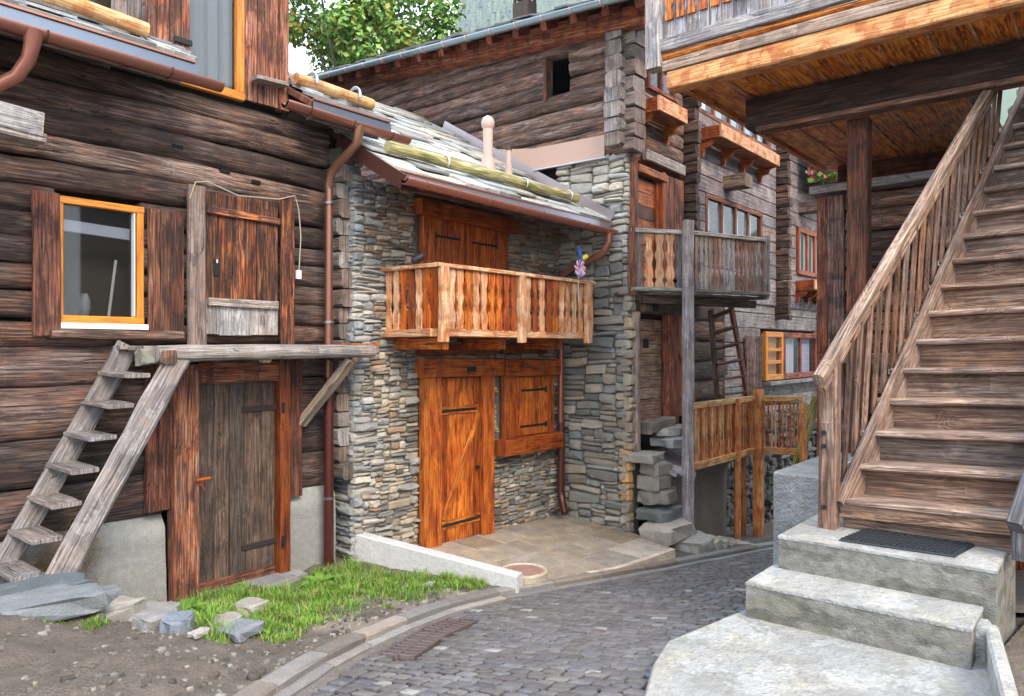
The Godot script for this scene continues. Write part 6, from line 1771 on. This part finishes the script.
func concrete_work() -> void:
	var st := thing("concrete_steps", Vector3(4.3, .5, -1.0), "two pale concrete steps with mossy grey faces below the wooden staircase", "steps")
	for s in [["landing", 4.235, 5.05, -1.53, -.475, .93, .0], ["lower_step", 3.88, 4.30, -1.58, -.53, .74, .0]]:
		var b := shape(Color(.78, .775, .77), .02)
		# top plate
		var nx := 6; var nz := 12
		add_slab(b, Vector3(s[1], s[5], s[4]), Vector3.RIGHT, Vector3.FORWARD, Vector3.UP, PackedVector2Array([Vector2(0, 0), Vector2(s[2] - s[1], 0), Vector2(s[2] - s[1], s[4] - s[3]), Vector2(0, s[4] - s[3])]), .02, .006)
		put(b, s[0] + "_top", M.concrete, st)
		var c := shape(Color(.85, .84, .82), .02)
		add_slab(c, Vector3(s[1] + .003, s[5] - .02, s[4] - .003), Vector3.RIGHT, Vector3.FORWARD, Vector3.UP, PackedVector2Array([Vector2(0, 0), Vector2(s[2] - s[1] - .006, 0), Vector2(s[2] - s[1] - .006, s[4] - s[3] - .006), Vector2(0, s[4] - s[3] - .006)]), .8)
		put(c, s[0] + "_body", M.drab, st)
	var k := shape(Color(.62, .64, .67), .02)
	add_slab(k, Vector3(5.06, 1.15, -1.44), Vector3.RIGHT, Vector3.FORWARD, Vector3.UP, PackedVector2Array([Vector2(0, 0), Vector2(1.3, 0), Vector2(1.3, .42), Vector2(0, .42)]), 1.9, .012)
	meta(put(k, "concrete_block", M.concrete, self), "grey square concrete block beside the staircase foot", "block")
	var sl := shape(Color(.74, .735, .73), .01)
	add_slab(sl, Vector3(0, .55, 0), Vector3.RIGHT, Vector3.FORWARD, Vector3.UP, PackedVector2Array([Vector2(1.5, -.05), Vector2(2.0, .06), Vector2(3.45, .34), Vector2(4.1, .48), Vector2(4.1, 1.61), Vector2(3.93, 1.64), Vector2(3.32, 1.75), Vector2(3.05, 1.68), Vector2(2.0, 1.25), Vector2(1.5, 1.05)]), .25, .015)
	var so := put(sl, "pavement", M.concrete, self)
	meta(so, "pale concrete slab in front of the steps", "", "", "structure")
	beam(so, "crack", M.drab, Vector3(2.97, .5485, -1.32), Vector3(3.07, .5485, -1.16), .006, .004, Vector3.RIGHT, Color(.5, .45, .4), .001, .002, 5)
	var ed := thing("edging_stone", Vector3(3.6, .6, -.4), "narrow pale concrete edging beside the gravel bed", "edging")
	beam(ed, "kerb_piece", M.concrete, Vector3(2.4, .59, -.15), Vector3(4.12, .59, -.485), .06, .22, Vector3(0, 0, 1), Color(1.1, 1.1, 1.1), .012, .001, 6)
	beam(ed, "end_block", M.concrete, Vector3(4.02, .61, -.515), Vector3(4.16, .61, -.54), .10, .19, Vector3(0, 0, 1), Color(.95, .95, .95), .014)
	var gr := Shape.new()
	for i in 2600:
		var x := rr(2.6, 5.4); var z := lerpf(-.06 - (x - 2.4) * .195, .6, pow(rng.randf(), 1.5))
		var s := rr(.008, .024)
		gr.col = pick([Color(.16, .14, .13), Color(.26, .24, .23), Color(.10, .09, .085), Color(.38, .36, .34), Color(.20, .15, .11)], .25)
		add_stone(gr, Vector3(x, street_y(x, z) - .06 + .10 * clampf((z + .5) * 2.0, 0, 1) + rr(0, .015), z), Vector3.RIGHT, Vector3.FORWARD, Vector3.UP, s * 2.2, s * 1.7, s, s * .5, .2, 6)
	meta(put(gr, "gravel", M.stone, self, true), "dark gravel and bark bed right of the steps", "gravel", "", "stuff")
	var bed := shape(Color(.6, .55, .52), .02)
	add_slab(bed, Vector3(0, 0, 0), Vector3.RIGHT, Vector3.FORWARD, Vector3.UP, PackedVector2Array([Vector2(2.0, -.6), Vector2(5.6, -.6), Vector2(5.6, .42), Vector2(4.2, .47), Vector2(2.0, .05)]), .3)
	for i in bed.v.size(): bed.v[i].y += street_y(bed.v[i].x, bed.v[i].z) + .01
	meta(put(bed, "earth_bed", M.soil, self), "dark earth bed right of the steps", "", "", "structure")
	# rubber mat with a diamond tread
	var mt := thing("doormat", Vector3(4.52, .935, -.92), "black rubber mat with diamond pattern on the concrete landing", "doormat")
	var P := [Vector3(4.31, .934, -1.22), Vector3(4.68, .934, -1.17), Vector3(4.69, .934, -.62), Vector3(4.345, .934, -.67)]
	var mb := Shape.new()
	add_slab(mb, Vector3(0, .942, 0), Vector3.RIGHT, Vector3.FORWARD, Vector3.UP, PackedVector2Array([Vector2(P[0].x, -P[0].z), Vector2(P[3].x, -P[3].z), Vector2(P[2].x, -P[2].z), Vector2(P[1].x, -P[1].z)]), .012, .004)
	put(mb, "mat", M.rubber, mt)
	var dm := Shape.new()
	for i in 15:
		for j in 22:
			var a: Vector3 = P[0].lerp(P[1], (i + .5) / 15.0); var b: Vector3 = P[3].lerp(P[2], (i + .5) / 15.0)
			var q := a.lerp(b, (j + .5) / 22.0) + Vector3.UP * .011
			var tw := .8 if (i + j) % 2 else -.8
			add_beam(dm, q - Vector3(cos(tw), 0, sin(tw)) * .010, q + Vector3(cos(tw), 0, sin(tw)) * .010, .007, .006, Vector3(-sin(tw), 0, cos(tw)), .001)
	put(dm, "tread_pattern", M.rubber, mt).set_meta("kind", "stuff")

func build_tree() -> void:
	var t := thing("maple_tree", Vector3(11.6, 0, -14.6), "leafy green tree with yellowing leaves behind the log house roof", "tree")
	var base := Vector3(11.6, -.5, -14.6)
	tube(t, "trunk", M.bark, [base, base + Vector3(.1, 3, 0), base + Vector3(0, 6, .1), base + Vector3(.1, 8.2, 0), base + Vector3(0, 10.5, 0)], .22, Color.WHITE, 10, [1.2, 1, .8, .5, .15])
	var clumps := []
	for k in 74:
		var d := Vector3(rr(-1, 1), rr(-1, 1), rr(-1, 1))
		if d.length() > 1.0: d = d.normalized() * rr(.5, 1.0)
		d = d.normalized() * pow(d.length(), .5)
		var c := base + Vector3(-.1, 8.9, .1) + d * Vector3(2.55, 3.3, 2.55)
		clumps.append([c, rr(.42, .8)])
	for k in 22:
		var c := base + Vector3(rr(-3.9, -1.2), rr(5.6, 8.6), rr(-3.0, -.4))
		clumps.append([c, rr(.35, .6)])
	for k in 9:
		var c: Vector3 = clumps[k * 5][0]
		tube(t, "limb", M.bark, [base + Vector3(0, 5.5 + k * .4, 0), base.lerp(c, .5) + Vector3(0, 3.4, 0), c], .07, Color.WHITE, 6, [1, .6, .2])
	var b := Shape.new()
	for cl in clumps:
		var yel := rng.randf() < .3
		for k in 430:
			var d := Vector3(rr(-1, 1), rr(-1, 1), rr(-1, 1)).normalized() * pow(rng.randf(), .45)
			var p: Vector3 = cl[0] + d * cl[1] * Vector3(1.1, .85, 1.1)
			var n := (d + Vector3(rr(-1, 1), rr(-.2, 1.4), rr(-1, 1))).normalized()
			var a := n.cross(Vector3(rr(-1, 1), rr(-1, 1), rr(-1, 1))).normalized()
			var c := n.cross(a)
			var s := rr(.05, .09)
			b.col = vary(Color(.34, .30, .03), .3) if rng.randf() < (.35 if yel else .07) else vary([Color(.16, .31, .05), Color(.24, .40, .08), Color(.11, .23, .045)][rng.randi() % 3], .25)
			var i := b.p(p - a * s, Vector2.ZERO); b.p(p + c * s * .7 + n * .01, Vector2.ZERO); b.p(p + a * s * 1.1, Vector2.ZERO); b.p(p - c * s * .7 + n * .01, Vector2.ZERO)
			b.tri(i, i + 1, i + 2); b.tri(i, i + 2, i + 3)
	put(b, "crown", M.leaf, t)

func hill_y(u: float, w: float) -> float:
	# u: metres sideways, w: metres away, seen along the lane's diagonal
	u *= .5; w *= .5
	var rise := 2.0 * smoothstep(120.0, 620.0, w) * (30.0 + 290.0 * smoothstep(-.13, -.05, u / w))
	return -6.0 + rise + 18.0 * sin(u * .021 + w * .013) * smoothstep(120.0, 260.0, w) + 8.0 * sin(u * .07 - w * .04) * smoothstep(120.0, 260.0, w)

func build_hill() -> void:
	var f := Vector3(.770, 0, -.638); var s := Vector3(.638, 0, .770)
	var b := Shape.new()
	var nu := 46; var nw := 34
	for j in nw + 1:
		for i in nu + 1:
			var u := lerpf(-1040, 1040, float(i) / nu); var w := lerpf(180, 1800, float(j) / nw)
			var p := f * w + s * u
			b.p(Vector3(p.x, hill_y(u, w), p.z), Vector2(u, w) * .01)
	for j in nw:
		for i in nu:
			var a := j * (nu + 1) + i
			b.tri(a, a + nu + 1, a + 1); b.tri(a + 1, a + nu + 1, a + nu + 2)
	meta(put(b, "hill", M.hill, self, true), "steep wooded mountain side in the haze", "", "", "structure")
	var con := Shape.new()
	for k in 3:
		var y0 := .18 + k * .25; var r := .22 - k * .055
		var tip := con.p(Vector3(0, y0 + .42, 0), Vector2.ZERO)
		for j in 7: con.p(Vector3(cos(TAU * j / 7.0) * r * (1.0 + .2 * (j % 2)), y0 - .04 * (j % 2), sin(TAU * j / 7.0) * r * (1.0 + .2 * (j % 2))), Vector2.ZERO)
		for j in 7: con.tri(tip, tip + 1 + j, tip + 1 + (j + 1) % 7)
	var mm := MultiMesh.new()
	mm.transform_format = MultiMesh.TRANSFORM_3D
	mm.use_colors = true
	mm.mesh = con.mesh(false, Vector3.ZERO)
	mm.instance_count = 14000
	for k in 14000:
		var w := rr(340, 1500); var u := rr(-.16, .24) * w
		var p := f * w + s * u
		var h := rr(9, 17)
		mm.set_instance_transform(k, Transform3D(Basis.from_scale(Vector3(h, h, h)).rotated(Vector3.UP, rr(0, 6)), Vector3(p.x, hill_y(u, w) - 2.0, p.z)))
		mm.set_instance_color(k, vary([Color(.04, .07, .035), Color(.05, .09, .04), Color(.08, .11, .05)][rng.randi() % 3], .3))
	var o := MultiMeshInstance3D.new()
	o.name = numbered("hillside_forest")
	o.multimesh = mm
	o.material_override = M.leaf
	add_child(o)
	meta(o, "distant conifer forest covering the hazy mountain side", "forest", "", "stuff")

func _ready() -> void:
	rng.seed = 20240611
	# camera
	var cam := Camera3D.new()
	cam.name = "camera"
	cam.fov = rad_to_deg(2.0 * atan(348.0 / 740.0))
	cam.near = 0.05
	cam.far = 3000.0
	cam.position = Vector3(0, 2, 0)
	cam.rotation.y = -(PI * 0.5 - atan(613.0 / 740.0))
	add_child(cam)
	cam.current = true
	# overcast sky, soft sun
	var env := Environment.new()
	env.background_mode = Environment.BG_SKY
	var sky := Sky.new()
	var sm := ProceduralSkyMaterial.new()
	sm.sky_top_color = Color(.86, .91, .97)
	sm.sky_horizon_color = Color(.95, .965, .98)
	sm.sky_curve = 0.2
	sm.ground_bottom_color = Color(.45, .43, .40)
	sm.ground_horizon_color = Color(.85, .86, .86)
	sky.sky_material = sm
	env.sky = sky
	env.background_energy_multiplier = 1.0
	env.tonemap_mode = Environment.TONE_MAPPER_LINEAR
	env.tonemap_exposure = 4.8
	env.fog_enabled = true
	env.fog_density = 0.0004
	env.fog_light_color = Color(.86, .92, .96)
	env.sdfgi_enabled = true
	env.ssao_enabled = true
	env.ssil_enabled = true
	var we := WorldEnvironment.new()
	we.name = "environment"
	we.environment = env
	add_child(we)
	var sun := DirectionalLight3D.new()
	sun.name = "sun"
	sun.light_energy = 0.4
	sun.light_color = Color(1.0, .95, .88)
	sun.light_angular_distance = 25.0
	sun.shadow_enabled = true
	sun.rotation_degrees = Vector3(-40, -22, 0)
	add_child(sun)
	materials()
	print("materials")
	build_ground()
	build_street()
	build_terrace()
	print("ground")
	house_a()
	house_b()
	house_c()
	house_d()
	house_e()
	print("houses")
	build_hill()
	build_tree()
	staircase()
	concrete_work()
	deck()
	loose_things_a()
	drain(Vector3(2.80, street_y(2.80, -3.17), -3.17), Vector3(3.42, street_y(3.42, -3.50), -3.50), "longer rusty slotted drain grate nearest in the lane")
	drain(Vector3(3.44, street_y(3.44, -3.51), -3.51), Vector3(3.86, street_y(3.86, -3.66), -3.66), "shorter rusty drain grate behind the longer one")
	build_grass()
	weed(Vector2(3.95, -5.45), .22, "large broad leaved weed near the right door post")
	weed(Vector2(2.62, -5.25), .17, "leafy weed at the left edge of the grass by the stones")
	weed(Vector2(2.5, -4.22), .15, "tufted leafy weed behind the flat stones near the kerb")
	print("done ", get_child_count())
